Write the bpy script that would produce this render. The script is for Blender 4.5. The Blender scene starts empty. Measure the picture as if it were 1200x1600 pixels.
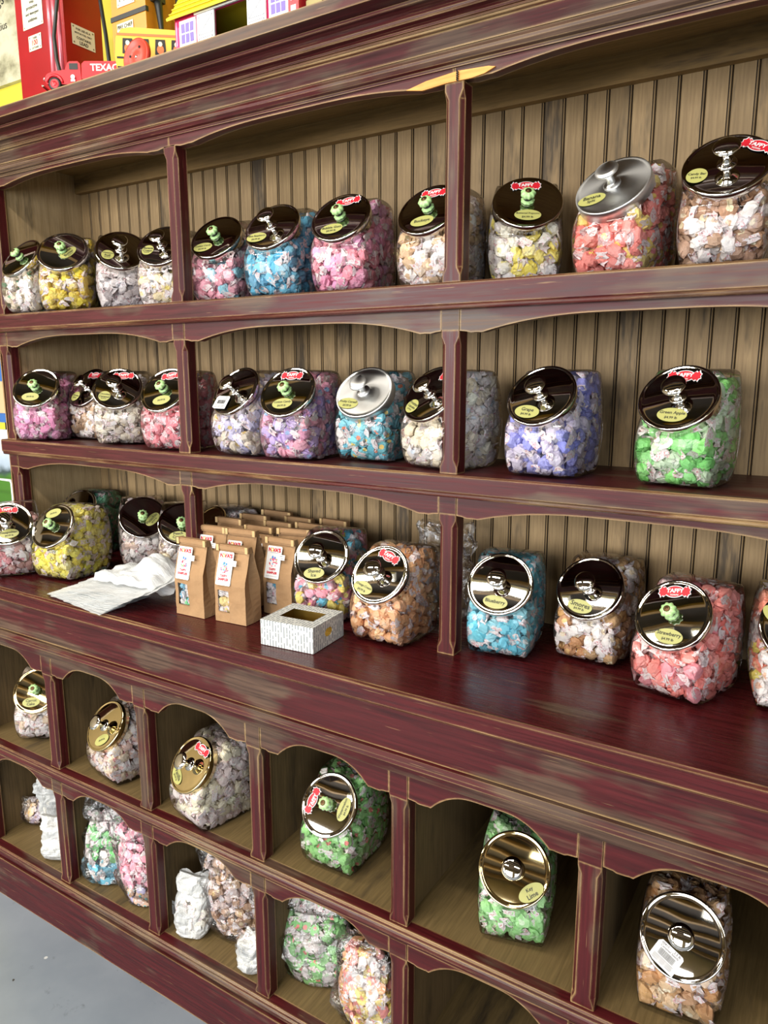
import bpy, bmesh, math, random
import numpy as np
from mathutils import Vector, Matrix
from mathutils import noise as mnoise
R = math.radians
rng = np.random.RandomState(7)
random.seed(7)
SC = bpy.context.scene
COL = SC.collection

# ------------------------------------------------------------------ camera, light, exposure
cam_d = bpy.data.cameras.new('camera')
cam = bpy.data.objects.new('camera', cam_d); COL.objects.link(cam)
FW = Vector((-.5195, .8339, -.1857)).normalized(); UP = Vector((-.098, .158, .983))
RT = FW.cross(UP).normalized(); UP = RT.cross(FW)
CAM = Vector((0, -1.2, 1.4837))
cam.matrix_world = Matrix(((RT.x, UP.x, -FW.x, CAM.x), (RT.y, UP.y, -FW.y, CAM.y), (RT.z, UP.z, -FW.z, CAM.z), (0, 0, 0, 1)))
cam_d.sensor_fit = 'VERTICAL'; cam_d.sensor_height = 24; cam_d.sensor_width = 18
cam_d.lens = 1144.45 / 1600 * 24; cam_d.clip_start = .02
SC.camera = cam

world = bpy.data.worlds.new('world'); SC.world = world; world.use_nodes = True
wb = world.node_tree.nodes['Background']; wb.inputs[0].default_value = (.75, .86, 1, 1); wb.inputs[1].default_value = 1.2

def area(name, loc, aim, sx, sy, power, col):
    l = bpy.data.lights.new(name, 'AREA'); l.shape = 'RECTANGLE'; l.size = sx; l.size_y = sy; l.energy = power; l.color = col
    o = bpy.data.objects.new(name, l); COL.objects.link(o); o.location = loc
    o.rotation_euler = (Vector(aim) - Vector(loc)).to_track_quat('-Z', 'Y').to_euler()
    return o
area('window_daylight', (-3.3, -4.3, 1.75), (-3.3, 0, 1.6), 1.9, 1.7, 118, (1, .98, .95))
area('window_daylight', (-.6, -4.3, 1.85), (-.6, 0, 1.7), 1.9, 1.5, 68, (1, .97, .93))
area('window_daylight', (2.1, -4.3, 1.75), (1.0, 0, 1.7), 1.9, 1.5, 54, (.82, .89, 1))
for lx, ly, pw in ((-2.6, -1.5, 30), (-.9, -1.5, 30), (-1.6, -3.0, 20), (.9, -2.6, 14)):
    area('ceiling_lamp_light', (lx, ly, 3.12), (lx, ly, 0), 1.2, .16, pw, (1, .93, .82))
SC.view_settings.view_transform = 'Standard'; SC.view_settings.look = 'None'
SC.view_settings.exposure = .55; SC.view_settings.gamma = 1; SC.view_settings.use_curve_mapping = False
SC.cycles.max_bounces = 7; SC.cycles.transparent_max_bounces = 20; SC.cycles.diffuse_bounces = 4
SC.cycles.glossy_bounces = 4; SC.cycles.transmission_bounces = 4; SC.cycles.use_denoising = True
SC.cycles.caustics_reflective = False; SC.cycles.caustics_refractive = False; SC.cycles.sample_clamp_indirect = 4

# ------------------------------------------------------------------ helpers
def s2l(*c):
    return tuple(((v / 255) / 12.92 if v / 255 <= .04045 else ((v / 255 + .055) / 1.055) ** 2.4) for v in c)
def rgba(*c): return s2l(*c) + (1,)
MATS = {}
class NT:
    def __init__(s, name):
        s.m = bpy.data.materials.new(name); s.m.use_nodes = True; s.t = s.m.node_tree; s.t.nodes.clear()
        s.out = s.n('ShaderNodeOutputMaterial')
    def n(s, typ, **kw):
        x = s.t.nodes.new(typ)
        for k, v in kw.items(): setattr(x, k, v)
        return x
    def l(s, a, b): s.t.links.new(a, b)
    def val(s, sock, v):
        if isinstance(v, bpy.types.NodeSocket): s.l(v, sock)
        else: sock.default_value = v
    def math(s, op, a, b=0, c=None, clamp=False):
        x = s.n('ShaderNodeMath', operation=op, use_clamp=clamp); s.val(x.inputs[0], a); s.val(x.inputs[1], b)
        if c is not None: s.val(x.inputs[2], c)
        return x.outputs[0]
    def mix(s, f, a, b):
        x = s.n('ShaderNodeMix', data_type='RGBA'); s.val(x.inputs[0], f); s.val(x.inputs[6], a); s.val(x.inputs[7], b); return x.outputs[2]
    def noise(s, vec, scale, detail=4, rough=.55):
        x = s.n('ShaderNodeTexNoise'); s.l(vec, x.inputs['Vector']); x.inputs['Scale'].default_value = scale
        x.inputs['Detail'].default_value = detail; x.inputs['Roughness'].default_value = rough; return x.outputs['Fac']
    def ramp(s, f, stops):
        x = s.n('ShaderNodeValToRGB'); s.l(f, x.inputs[0]); e = x.color_ramp.elements
        while len(e) < len(stops): e.new(.5)
        for i, (p, c) in enumerate(stops):
            e[i].position = p; e[i].color = c if len(c) == 4 else (*c, 1)
        return x.outputs[0]
    def mapr(s, f, a, b, c=0, d=1):
        x = s.n('ShaderNodeMapRange', clamp=True); s.l(f, x.inputs[0])
        for i, v in enumerate((a, b, c, d)): x.inputs[i + 1].default_value = v
        return x.outputs[0]
    def pos(s, sc=(1, 1, 1)):
        g = s.n('ShaderNodeTexCoord'); v = s.n('ShaderNodeVectorMath', operation='MULTIPLY'); s.l(g.outputs['Object'], v.inputs[0]); v.inputs[1].default_value = sc
        return v.outputs[0]
    def pbr(s, col, rough=.5, metal=0, bump=None, bs=.2, bd=.001, spec=.5, **kw):
        p = s.n('ShaderNodeBsdfPrincipled'); s.val(p.inputs['Base Color'], col); s.val(p.inputs['Roughness'], rough); p.inputs['Metallic'].default_value = metal
        p.inputs['Specular IOR Level'].default_value = spec
        for k, v in kw.items(): s.val(p.inputs[k.replace('_', ' ')], v)
        if bump is not None:
            b = s.n('ShaderNodeBump'); b.inputs['Strength'].default_value = bs; b.inputs['Distance'].default_value = bd; s.l(bump, b.inputs['Height']); s.l(b.outputs[0], p.inputs['Normal'])
        s.l(p.outputs[0], s.out.inputs[0]); return s.m

def plain(name, c, rough=.5, metal=0, spec=.5, **kw):
    if name in MATS: return MATS[name]
    t = NT(name); MATS[name] = t.pbr(rgba(*c), rough, metal, spec=spec, **kw); return MATS[name]

def edge_mask(t, radius):
    b = t.n('ShaderNodeBevel'); b.samples = 3; b.inputs['Radius'].default_value = radius
    g = t.n('ShaderNodeNewGeometry')
    d = t.n('ShaderNodeVectorMath', operation='DOT_PRODUCT'); t.l(b.outputs[0], d.inputs[0]); t.l(g.outputs['Normal'], d.inputs[1])
    return t.math('SUBTRACT', 1, d.outputs['Value'])
def red_wood(name, axis, brown=.5, rough=.38, er=.0055, ek=.9):
    t = NT(name)
    st = {'x': (1.2, 14, 14), 'z': (14, 14, 1.2), 'y': (14, 1.2, 14)}[axis]
    fine = {'x': (6, 160, 160), 'z': (160, 160, 6), 'y': (160, 6, 160)}[axis]
    p = t.pos(st); pf = t.pos(fine); pp = t.pos()
    big = t.noise(p, 1.3, 5, .6); grain = t.noise(pf, 1, 4, .6); blot = t.noise(pp, 4.5, 3)
    red = t.ramp(grain, [(.3, rgba(48, 11, 13)), (.7, rgba(80, 21, 24))])
    brn = t.ramp(grain, [(.3, rgba(54, 40, 33)), (.72, rgba(100, 80, 64))])
    k = t.math('ADD', big, t.math('MULTIPLY', t.math('SUBTRACT', blot, .5), .9))
    k = t.mapr(k, .60 - .12 * brown, .72 - .12 * brown)
    base = t.mix(t.math('MULTIPLY', k, .85), red, brn)
    e = edge_mask(t, er)
    en = t.math('ADD', e, t.math('MULTIPLY', t.math('SUBTRACT', t.noise(p, 2.2, 5, .7), .56), .95))
    em = t.mapr(en, .03, .10)
    em = t.math('MULTIPLY', em, t.mapr(e, .004, .03))
    base = t.mix(t.math('MULTIPLY', em, ek), base, t.ramp(grain, [(.3, rgba(150, 118, 72)), (.7, rgba(206, 176, 122))]))
    sc = t.mapr(t.noise(pf, 1.7, 2, .7), .70, .74)
    base = t.mix(t.math('MULTIPLY', sc, .35), base, rgba(176, 145, 100))
    MATS[name] = t.pbr(base, t.mapr(grain, .3, .7, rough - .06, rough + .14), bump=grain, bs=.3, bd=.0006, spec=.32); return MATS[name]
def tan_wood(name, axis, col=((150, 122, 84), (186, 158, 114)), dark=.5, rnd=False, rough=.62):
    t = NT(name)
    st = {'x': (1.5, 9, 9), 'z': (9, 9, 1.5), 'y': (9, 1.5, 9)}[axis]
    fine = {'x': (9, 190, 190), 'z': (190, 190, 9), 'y': (190, 9, 190)}[axis]
    p = t.pos(st); pf = t.pos(fine)
    if rnd:
        oi = t.n('ShaderNodeObjectInfo'); off = t.n('ShaderNodeVectorMath', operation='SCALE'); off.inputs[0].default_value = (31, 17, 53); t.l(oi.outputs['Random'], off.inputs['Scale'])
        a = t.n('ShaderNodeVectorMath', operation='ADD'); t.l(p, a.inputs[0]); t.l(off.outputs[0], a.inputs[1]); p = a.outputs[0]
    grain = t.noise(pf, 1, 5, .65); big = t.noise(p, 1.2, 5, .7)
    c = t.ramp(grain, [(.28, rgba(*col[0])), (.72, rgba(*col[1]))])
    dk = t.mapr(t.math('ADD', big, t.math('MULTIPLY', grain, .3)), .76 - .07 * dark, .92 - .1 * dark)
    c = t.mix(t.math('MULTIPLY', dk, .85), c, rgba(44, 36, 27))
    lt = t.mapr(big, .5, .3)
    c = t.mix(t.math('MULTIPLY', lt, .25), c, rgba(112, 90, 58))
    if rnd:
        h = t.n('ShaderNodeHueSaturation'); t.l(c, h.inputs['Color']); t.l(t.mapr(oi.outputs['Random'], 0, 1, .82, 1.12), h.inputs['Value']); c = h.outputs[0]
    MATS[name] = t.pbr(c, rough, bump=grain, bs=.3, bd=.0006, spec=.35); return MATS[name]

RX = red_wood('red_wood_x', 'x'); RZ = red_wood('red_wood_z', 'z', .35); RYC = red_wood('red_counter', 'x', -.35, .24)
RXB = red_wood('red_wood_brown', 'x', 1.0)
RYC2 = red_wood('red_plinth', 'x', -.25, .42)
RXC = red_wood('red_crown', 'x', .9, .4, .0028, .6)
TX = tan_wood('tan_wood_x', 'x', ((112, 88, 50), (146, 116, 70)), .8); TZ = tan_wood('tan_wood_z', 'z', ((150, 126, 88), (188, 164, 124)), .5)
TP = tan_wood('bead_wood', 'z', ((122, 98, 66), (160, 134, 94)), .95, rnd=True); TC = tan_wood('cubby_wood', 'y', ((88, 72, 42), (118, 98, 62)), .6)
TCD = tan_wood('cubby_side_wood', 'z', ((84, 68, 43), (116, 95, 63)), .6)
GLAZE = plain('dark_glaze', (58, 45, 31), .7)
FRESH = tan_wood('fresh_broken_wood', 'x', ((205, 132, 60), (232, 168, 92)), 0)

def mk(name, verts, faces, mat, parent=None, mi=None, smooth=False):
    me = bpy.data.meshes.new(name); me.from_pydata([tuple(v) for v in verts], [], faces)
    ms = mat if isinstance(mat, (list, tuple)) else [mat]
    for m in ms: me.materials.append(m)
    if mi is not None: me.polygons.foreach_set('material_index', mi)
    if smooth: me.polygons.foreach_set('use_smooth', [True] * len(me.polygons))
    me.update()
    o = bpy.data.objects.new(name, me); COL.objects.link(o)
    if parent: o.parent = parent
    return o
def bm_obj(name, bm, mat, parent=None, bevel=0, seg=2, smooth=False):
    if bevel:
        bmesh.ops.bevel(bm, geom=[e for e in bm.edges if len(e.link_faces) == 2 and e.calc_face_angle(0) > .6], offset=bevel, segments=seg, affect='EDGES', profile=.5, clamp_overlap=True)
    bmesh.ops.recalc_face_normals(bm, faces=bm.faces)
    me = bpy.data.meshes.new(name); bm.to_mesh(me); bm.free()
    for m in (mat if isinstance(mat, (list, tuple)) else [mat]): me.materials.append(m)
    if smooth: me.polygons.foreach_set('use_smooth', [True] * len(me.polygons))
    o = bpy.data.objects.new(name, me); COL.objects.link(o)
    if parent: o.parent = parent
    return o
def bbox(bm, x0, x1, y0, y1, z0, z1, mi=0):
    vs = [bm.verts.new((x, y, z)) for x in (x0, x1) for y in (y0, y1) for z in (z0, z1)]
    for f in ((0, 1, 3, 2), (4, 6, 7, 5), (0, 4, 5, 1), (2, 3, 7, 6), (0, 2, 6, 4), (1, 5, 7, 3)):
        bm.faces.new([vs[i] for i in f]).material_index = mi
def box(name, x0, x1, y0, y1, z0, z1, mat, parent=None, bevel=.002, seg=2):
    bm = bmesh.new(); bbox(bm, x0, x1, y0, y1, z0, z1); return bm_obj(name, bm, mat, parent, bevel, seg)
def prism(bm, poly, a0, a1, axis='y', mi=0):
    """poly: list of 2D; axis y -> (x,z); axis x -> (y,z)"""
    f = (lambda p, a: (p[0], a, p[1])) if axis == 'y' else (lambda p, a: (a, p[0], p[1])) if axis == 'x' else (lambda p, a: (p[0], p[1], a))
    A = [bm.verts.new(f(p, a0)) for p in poly]; B = [bm.verts.new(f(p, a1)) for p in poly]
    n = len(poly)
    bm.faces.new(A).material_index = mi; bm.faces.new(B[::-1]).material_index = mi
    for i in range(n): bm.faces.new((A[i], B[i], B[(i + 1) % n], A[(i + 1) % n])).material_index = mi
def empty(name, loc=(0, 0, 0), rz=0, label=None, cat=None, group=None, kind=None):
    o = bpy.data.objects.new(name, None); COL.objects.link(o); o.location = loc; o.rotation_euler = (0, 0, rz); o.empty_display_size = .05
    return tag(o, label, cat, group, kind)
def tag(o, label=None, cat=None, group=None, kind=None):
    if label: o['label'] = label
    if cat: o['category'] = cat
    if group: o['group'] = group
    if kind: o['kind'] = kind
    return o
def tube(bm, pts, r, n=8, mi=0):
    rings = []
    pts = [Vector(p) for p in pts]
    for i, p in enumerate(pts):
        d = (pts[min(i + 1, len(pts) - 1)] - pts[max(i - 1, 0)]).normalized()
        a = d.orthogonal().normalized() if i == 0 else (rings[-1][1] - d * rings[-1][1].dot(d)).normalized()
        b = d.cross(a)
        rr = r[i] if isinstance(r, (list, tuple)) else r
        rings.append(([bm.verts.new(p + (a * math.cos(2 * math.pi * k / n) + b * math.sin(2 * math.pi * k / n)) * rr) for k in range(n)], a))
    for (A, _), (B, _) in zip(rings, rings[1:]):
        for k in range(n): bm.faces.new((A[k], A[(k + 1) % n], B[(k + 1) % n], B[k])).material_index = mi
    bm.faces.new(rings[0][0][::-1]).material_index = mi; bm.faces.new(rings[-1][0]).material_index = mi
def lathe(bm, prof, n=32, M=Matrix(), mi=0, lobes=0, amp=0):
    rings = []
    for (r, h) in prof:
        if r < 1e-6: rings.append([bm.verts.new(M @ Vector((0, 0, h)))])
        else: rings.append([bm.verts.new(M @ Vector((r * (1 + amp * math.cos(lobes * 2 * math.pi * k / n)) * math.cos(2 * math.pi * k / n), r * (1 + amp * math.cos(lobes * 2 * math.pi * k / n)) * math.sin(2 * math.pi * k / n), h))) for k in range(n)])
    for A, B in zip(rings, rings[1:]):
        for k in range(n):
            k2 = (k + 1) % n
            if len(A) == 1 and len(B) == 1: continue
            if len(A) == 1: f = bm.faces.new((A[0], B[k], B[k2]))
            elif len(B) == 1: f = bm.faces.new((A[k], A[k2], B[0]))
            else: f = bm.faces.new((A[k], A[k2], B[k2], B[k]))
            f.material_index = mi; f.smooth = True

# ------------------------------------------------------------------ text (flat print meshes)
_TX = {}
def text2d(s, bold=0):
    """verts (n,2) normalised so width = 1 centred, faces"""
    if (s, bold) in _TX: return _TX[(s, bold)]
    c = bpy.data.curves.new('print', 'FONT'); c.body = s; c.align_x = 'CENTER'; c.resolution_u = 2; c.offset = bold; c.fill_mode = 'FRONT'
    o = bpy.data.objects.new('print', c)
    COL.objects.link(o); dg = bpy.context.evaluated_depsgraph_get()
    me = bpy.data.meshes.new_from_object(o.evaluated_get(dg))
    v = np.array([tuple(x.co)[:2] for x in me.vertices]); f = [tuple(p.vertices) for p in me.polygons]
    bpy.data.objects.remove(o); bpy.data.meshes.remove(me)
    v = v - (v.max(0) + v.min(0)) / 2; w = np.ptp(v[:, 0]); v = v / w
    _TX[(s, bold)] = (v, f); return v, f
class Print:
    """collects flat shapes on a plane u,v with small stacked offsets"""
    def __init__(s, origin, u, v, n): s.o, s.u, s.v, s.n = map(np.array, (origin, u, v, n)); s.V = []; s.F = []; s.MI = []
    def add(s, pts, faces, off, mi):
        b = len(s.V)
        for p in pts: s.V.append(s.o + s.u * p[0] + s.v * p[1] + s.n * off)
        for f in faces: s.F.append(tuple(b + i for i in f)); s.MI.append(mi)
    def poly(s, pts, off, mi): s.add(pts, [tuple(range(len(pts)))], off, mi)
    def disc(s, cx, cy, rx, ry, off, mi, n=28, rot=0):
        c, t = math.cos(rot), math.sin(rot)
        s.poly([(cx + rx * math.cos(a) * c - ry * math.sin(a) * t, cy + rx * math.cos(a) * t + ry * math.sin(a) * c) for a in [2 * math.pi * k / n for k in range(n)]], off, mi)
    def rect(s, x0, x1, y0, y1, off, mi, rot=0, c0=(0, 0)):
        c, t = math.cos(rot), math.sin(rot)
        s.poly([(c0[0] + x * c - y * t, c0[1] + x * t + y * c) for x, y in ((x0, y0), (x1, y0), (x1, y1), (x0, y1))], off, mi)
    def text(s, st, cx, cy, w, off, mi, rot=0, maxh=None, bold=0):
        v, f = text2d(st, bold); sc = w
        if maxh: sc = min(w, maxh / np.ptp(v[:, 1]))
        c, t = math.cos(rot), math.sin(rot)
        s.add([(cx + (p[0] * c - p[1] * t) * sc, cy + (p[0] * t + p[1] * c) * sc) for p in v], f, off, mi)
    def build(s, name, mats, parent=None): return mk(name, s.V, s.F, mats, parent, s.MI)

INK = plain('black_ink', (28, 26, 22), .6); REDP = plain('red_print', (190, 20, 38), .5); WHT = plain('white_paper', (218, 217, 216), .6, spec=.3)
OLIVE = plain('olive_label', (164, 162, 94), .4); BLUEP = plain('blue_print', (60, 130, 200), .5); GRNP = plain('green_print', (110, 190, 90), .5)
PINKP = plain('pink_print', (240, 90, 130), .5); YELP = plain('yellow_print', (240, 200, 60), .5); GREYP = plain('grey_print', (130, 135, 140), .6)

# ------------------------------------------------------------------ room
def floor_mat():
    t = NT('painted_concrete'); p = t.pos(); a = t.noise(p, 1.2, 6, .6); b = t.noise(p, 14, 5, .7)
    c = t.ramp(a, [(.3, rgba(112, 122, 132)), (.7, rgba(150, 158, 166))])
    c = t.mix(t.math('MULTIPLY', t.mapr(b, .62, .7), .5), c, rgba(86, 90, 94))
    v = t.n('ShaderNodeTexVoronoi'); t.l(p, v.inputs['Vector']); v.inputs['Scale'].default_value = 17
    sp = t.math('LESS_THAN', v.outputs['Distance'], .07); sp = t.math('MULTIPLY', sp, t.math('GREATER_THAN', t.noise(p, 31, 1), .52))
    c = t.mix(sp, c, rgba(62, 60, 58))
    v2 = t.n('ShaderNodeTexVoronoi'); t.l(p, v2.inputs['Vector']); v2.inputs['Scale'].default_value = 11
    sp = t.math('LESS_THAN', v2.outputs['Distance'], .05)
    c = t.mix(sp, c, rgba(196, 198, 196))
    return t.pbr(c, t.mapr(b, .3, .7, .3, .5), bump=a, bs=.15, bd=.004)
box('floor', -4.8, 3.6, -4.6, .36, -.05, 0, floor_mat(), bevel=0)['kind'] = 'structure'
t = NT('yellow_wall_paint'); ymat = t.pbr(t.ramp(t.noise(t.pos(), 2.5), [(.3, rgba(200, 186, 48)), (.7, rgba(214, 202, 66))]), .6, bump=t.noise(t.pos(), 160), bs=.1)
box('wall_back', -4.8, 3.6, .36, .44, 0, 3.3, ymat, bevel=0)['kind'] = 'structure'
t = NT('plaster'); pl = t.pbr(t.ramp(t.noise(t.pos(), 2), [(.3, rgba(146, 134, 112)), (.7, rgba(164, 150, 126))]), .8)
box('wall_left', -4.9, -4.8, -4.6, .44, 0, 3.3, pl, bevel=0)['kind'] = 'structure'
box('wall_right', 3.6, 3.7, -4.6, .44, 0, 3.3, pl, bevel=0)['kind'] = 'structure'
bm = bmesh.new()
xs = [-4.8, -4.3, -2.3, -1.6, .4, 1.1, 3.1, 3.6]
for i in range(7):
    if i % 2 == 0: bbox(bm, xs[i], xs[i + 1], -4.6, -4.5, 0, 3.3)
    else: bbox(bm, xs[i], xs[i + 1], -4.6, -4.5, 0, .85); bbox(bm, xs[i], xs[i + 1], -4.6, -4.5, 2.65, 3.3)
bm_obj('wall_front', bm, pl)['kind'] = 'structure'
t = NT('ceiling_stain'); cw = t.pbr(t.ramp(t.noise(t.pos((1, 12, 12)), 2), [(.3, rgba(30, 24, 18)), (.7, rgba(46, 36, 27))]), .8)
ceil = box('ceiling', -4.9, 3.7, -4.6, .44, 3.3, 3.38, cw, bevel=0); ceil['kind'] = 'structure'
bw = tan_wood('added_joist_wood', 'x', ((120, 96, 62), (160, 132, 92)), .2)
for k in range(11): box('added_joist', -4.8, 3.6, -4.3 + k * .42, -4.25 + k * .42, 3.2, 3.3, bw, ceil, bevel=0)  # unseen beams, added so the lids reflect stripes
LAMPB = plain('lamp_white', (225, 225, 220), .4)
for i, (lx, ly) in enumerate(((-2.6, -1.5), (-.9, -1.5), (-1.6, -3.0), (.9, -2.6))):
    o = box('ceiling_lamp', lx - .65, lx + .65, ly - .11, ly + .11, 3.13, 3.2, LAMPB)
    tag(o, 'white tube lamp fixture under the dark ceiling, out of the photo frame', 'lamp', 'tube lamps')

# ------------------------------------------------------------------ display hutch
X0 = -2.0; PIT = .6868; XE = .747 + .036
hut = empty('display_hutch', (0, 0, .951), 0, 'distressed dark red wooden hutch with three open shelf rows and arched valances', 'shelving')
def H(o):
    o.parent = hut; o.location = (0, 0, -.951); return o
posts = [X0 + k * PIT for k in range(5)]
Z1, Z2, ZC = 1.641, 1.302, .951
# back planks
NPL = 66; PW = .0418
pl_v = []
x0 = .0007; w = PW - .0008
def plank_mesh():
    # cross section in x,y (front is -y), extruded z
    prof = [(0, .012), (0, .0025), (.0014, 0), (w * .865, 0), (w * .88, .0028), (w * .90, .0028), (w * .915, .0004), (w * .945, .0), (w * .972, .0012), (w * .985, .004), (w, .005), (w, .012)]
    za, zb = .951, 2.07
    V = [(a, b, za) for a, b in prof] + [(a, b, zb) for a, b in prof]; n = len(prof)
    F = [(i, i + 1, n + i + 1, n + i) for i in range(n - 1)] + [(n - 1, 0, n, 2 * n - 1)] + [tuple(range(n))[::-1], tuple(range(n, 2 * n))]
    MI = [1 if i in (0, 3, 4, 5, 8, 9, 10) else 0 for i in range(n - 1)] + [1, 0, 0]
    return V, F, MI
V, F, MI = plank_mesh()
base_pl = None
for k in range(NPL):
    if base_pl is None:
        o = mk('plank', V, F, [TP, GLAZE], None, MI); base_pl = o
    else:
        o = base_pl.copy(); COL.objects.link(o)
    o.parent = hut; o.location = (-1.972 + k * PW, .275, -.951)
H(box('back_panel', X0 + .01, XE, .2875, .30, .951, 2.07, GLAZE, bevel=0))
# side panels
sp = H(box('side_panel', X0, X0 + .028, .021, .30, .951, 2.06, TZ, bevel=.001))
H(box('side_panel', XE - .028, XE, .021, .30, .951, 2.06, TZ, bevel=.001))
box('side_panel', X0 - .004, X0, .0, .30, .951, 2.075, RZ, hut, bevel=.0008).location = (0, 0, -.951)
H(box('back_rail', X0 + .029, XE - .029, .255, .274, 2.0, 2.07, TX, bevel=.003))
H(box('top_lining', X0 + .029, XE - .029, .02, .2745, 2.048, 2.066, TX, bevel=.001))
def bead(bm, y, z, r, x0, x1, n=10, half=True):
    prism(bm, [(y + r * math.cos(a) * -1, z + r * math.sin(a)) for a in [math.pi * 2 * k / n for k in range(n)]], x0, x1, 'x')
# shelves
for zt, th in ((Z1, .041), (Z2, .036)):
    bm = bmesh.new()
    y0 = -.013
    prism(bm, [(y0, zt - .003), (y0 + .003, zt), (.2745, zt), (.2745, zt - .018), (.02, zt - .018), (.02, zt - th), (y0 + .003, zt - th), (y0, zt - th + .004)], X0 - .016, XE + .016, 'x')
    H(bm_obj('shelf', bm, RX))
    bm = bmesh.new(); bead(bm, -.010, zt - th - .0015, .0045, X0 - .008, XE + .008)
    H(bm_obj('shelf_bead', bm, RX, smooth=True))
def valance_poly(xa, xb, zt, zl, za, flat=.042, cusp=.012):
    """outline of an arched valance between xa..xb: top zt, low ends zl, apex za"""
    w = xb - xa; pts = [(xa, zt), (xb, zt)]
    prof = []
    n = 30
    for i in range(n + 1):
        s = i / n * w / 2
        if s < flat: z = zl + (.002 if s < flat * .4 else 0) - cusp * .12 * math.sin(math.pi * s / flat)
        else:
            q = (s - flat) / (w / 2 - flat)
            z = zl - cusp * .15 + (za - zl) * (1 - (1 - min(1, q * 1.25)) ** 2.4)
            if q < .12: z += 0
        prof.append((s, z))
    right = [(xb - s, z) for s, z in prof]; left = [(xa + s, z) for s, z in prof]
    return pts + right + left[::-1][1:]
def valance(xa, xb, zt, zl, za, y0, y1, mat, parent, **kw):
    bm = bmesh.new(); prism(bm, valance_poly(xa, xb, zt, zl, za, **kw), y0, y1, 'y')
    return bm_obj('valance', bm, mat, parent, bevel=.003, seg=2)
def stepped_post(bm, x, wd, za, zb, y0, depth, chamf=.008, foot=.012):
    """square post: plain blocks at both ends and long chamfers between"""
    def ring(z, c):
        x0, x1 = x, x + wd; ya, yb = y0, y0 + depth
        return [bm.verts.new(p) for p in ((x0 + c, ya, z), (x1 - c, ya, z), (x1, ya + c, z), (x1, yb, z), (x0, yb, z), (x0, ya + c, z))]
    R_ = [ring(z, c) for z, c in ((za, .0012), (za + foot, .0012), (za + foot + .014, chamf), (zb - foot - .014, chamf), (zb - foot, .0012), (zb, .0012))]
    for A, B in zip(R_, R_[1:]):
        for i in range(6): bm.faces.new((A[i], A[(i + 1) % 6], B[(i + 1) % 6], B[i]))
    bm.faces.new(R_[0]); bm.faces.new(R_[-1][::-1])
rows = [(Z1, 1.9635, 1.99), (Z2, 1.556, Z1 - .041), (ZC, 1.223, Z2 - .036)]
for ri, (za, zb, zv) in enumerate(rows):
    for k, px_ in enumerate(posts):
        bm = bmesh.new(); stepped_post(bm, px_, .036, za, zb + (.0 if (ri == 0 and k == 2) else .004), 0, .033)
        H(bm_obj('post', bm, RZ))
        if not (ri == 0):
            H(box('stile_block', px_ + .0005, px_ + .0355, -.001, .02, zb + .004, zv - .0005, RXC, bevel=.0004))
    for k in range(4):
        xa, xb = posts[k] + .0365, posts[k + 1] - .0005
        if ri == 0:
            H(valance(posts[k] + (.018), posts[k + 1] + .018 - .001, 2.0, 1.9645, 1.981, 0, .022, RX, None, flat=.062))
        else:
            H(valance(xa, xb, zv - .0005, zb, zb + .026, 0, .02, RX, None))
# broken valance end over the third post
bm = bmesh.new()
prism(bm, [(-.700, 1.9665), (-.668, 1.9605), (-.622, 1.9635), (-.575, 1.963), (-.552, 1.9655), (-.533, 1.972), (-.545, 1.975), (-.60, 1.9785), (-.66, 1.974)], -.0035, .0, 'y')
o = H(bm_obj('broken_edge', bm, FRESH, bevel=.0006)); o['label'] = 'bare orange wood where the valance broke off'
bm = bmesh.new(); tube(bm, [(-.600 + .0012 * math.cos(a), -.006 + .0012 * math.sin(a), 1.9625 + a * .00052) for a in np.linspace(0, 30, 60)], .0011, 5)
o = H(bm_obj('screw', bm, plain('dark_steel', (70, 66, 60), .4, .9)))
# frieze, bead and crown (profile y,z extruded along x)
CR = [(.02, 1.985), (-.004, 1.985), (-.004, 1.990), (-.011, 1.992), (-.0155, 1.998), (-.0155, 2.003), (-.011, 2.009), (-.004, 2.011), (-.004, 2.013)]
bm = bmesh.new(); prism(bm, CR + [(-.004, 2.014), (.02, 2.014)], X0 - .012, XE + .012, 'x'); H(bm_obj('frieze_bead', bm, RXC))
bm = bmesh.new(); prism(bm, [(.02, 2.014), (-.0065, 2.014), (-.0065, 2.0425), (-.012, 2.0445), (-.012, 2.0475), (.02, 2.0475)], X0 - .012, XE + .012, 'x'); H(bm_obj('frieze_board', bm, RXB))
cr2 = [(.02, 2.048), (-.013, 2.048), (-.013, 2.051)] + [(-.016 - .012 * (1 - math.cos(a)), 2.052 + .006 * math.sin(a)) for a in np.linspace(0, 1.57, 4)] + [(-.0315, 2.0585), (-.0315, 2.0605)] + [(-.0325 - .024 * (1 - math.cos(a)), 2.0615 + .010 * math.sin(a)) for a in np.linspace(0, 1.57, 6)] + [(-.0585, 2.0725), (-.0585, 2.0775), (.02, 2.0775)]
bm = bmesh.new(); prism(bm, cr2, X0 - .045, XE + .045, 'x'); H(bm_obj('crown_moulding', bm, RXC))
H(box('top_board', X0 - .09, XE + .09, -.092, .345, 2.078, 2.10, RXB, bevel=.003))

# ------------------------------------------------------------------ counter (worktop)
ct = bmesh.new(); prism(ct, [(-.195, .9185), (-.192, .9145), (.30, .9145), (.30, .9505), (-.190, .9505), (-.195, .9465)], X0 - .03, XE + .03, 'x')
ct = bm_obj('countertop', ct, RYC); tag(ct, 'long glossy dark red wooden worktop with worn tan front edge', 'countertop')

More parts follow.
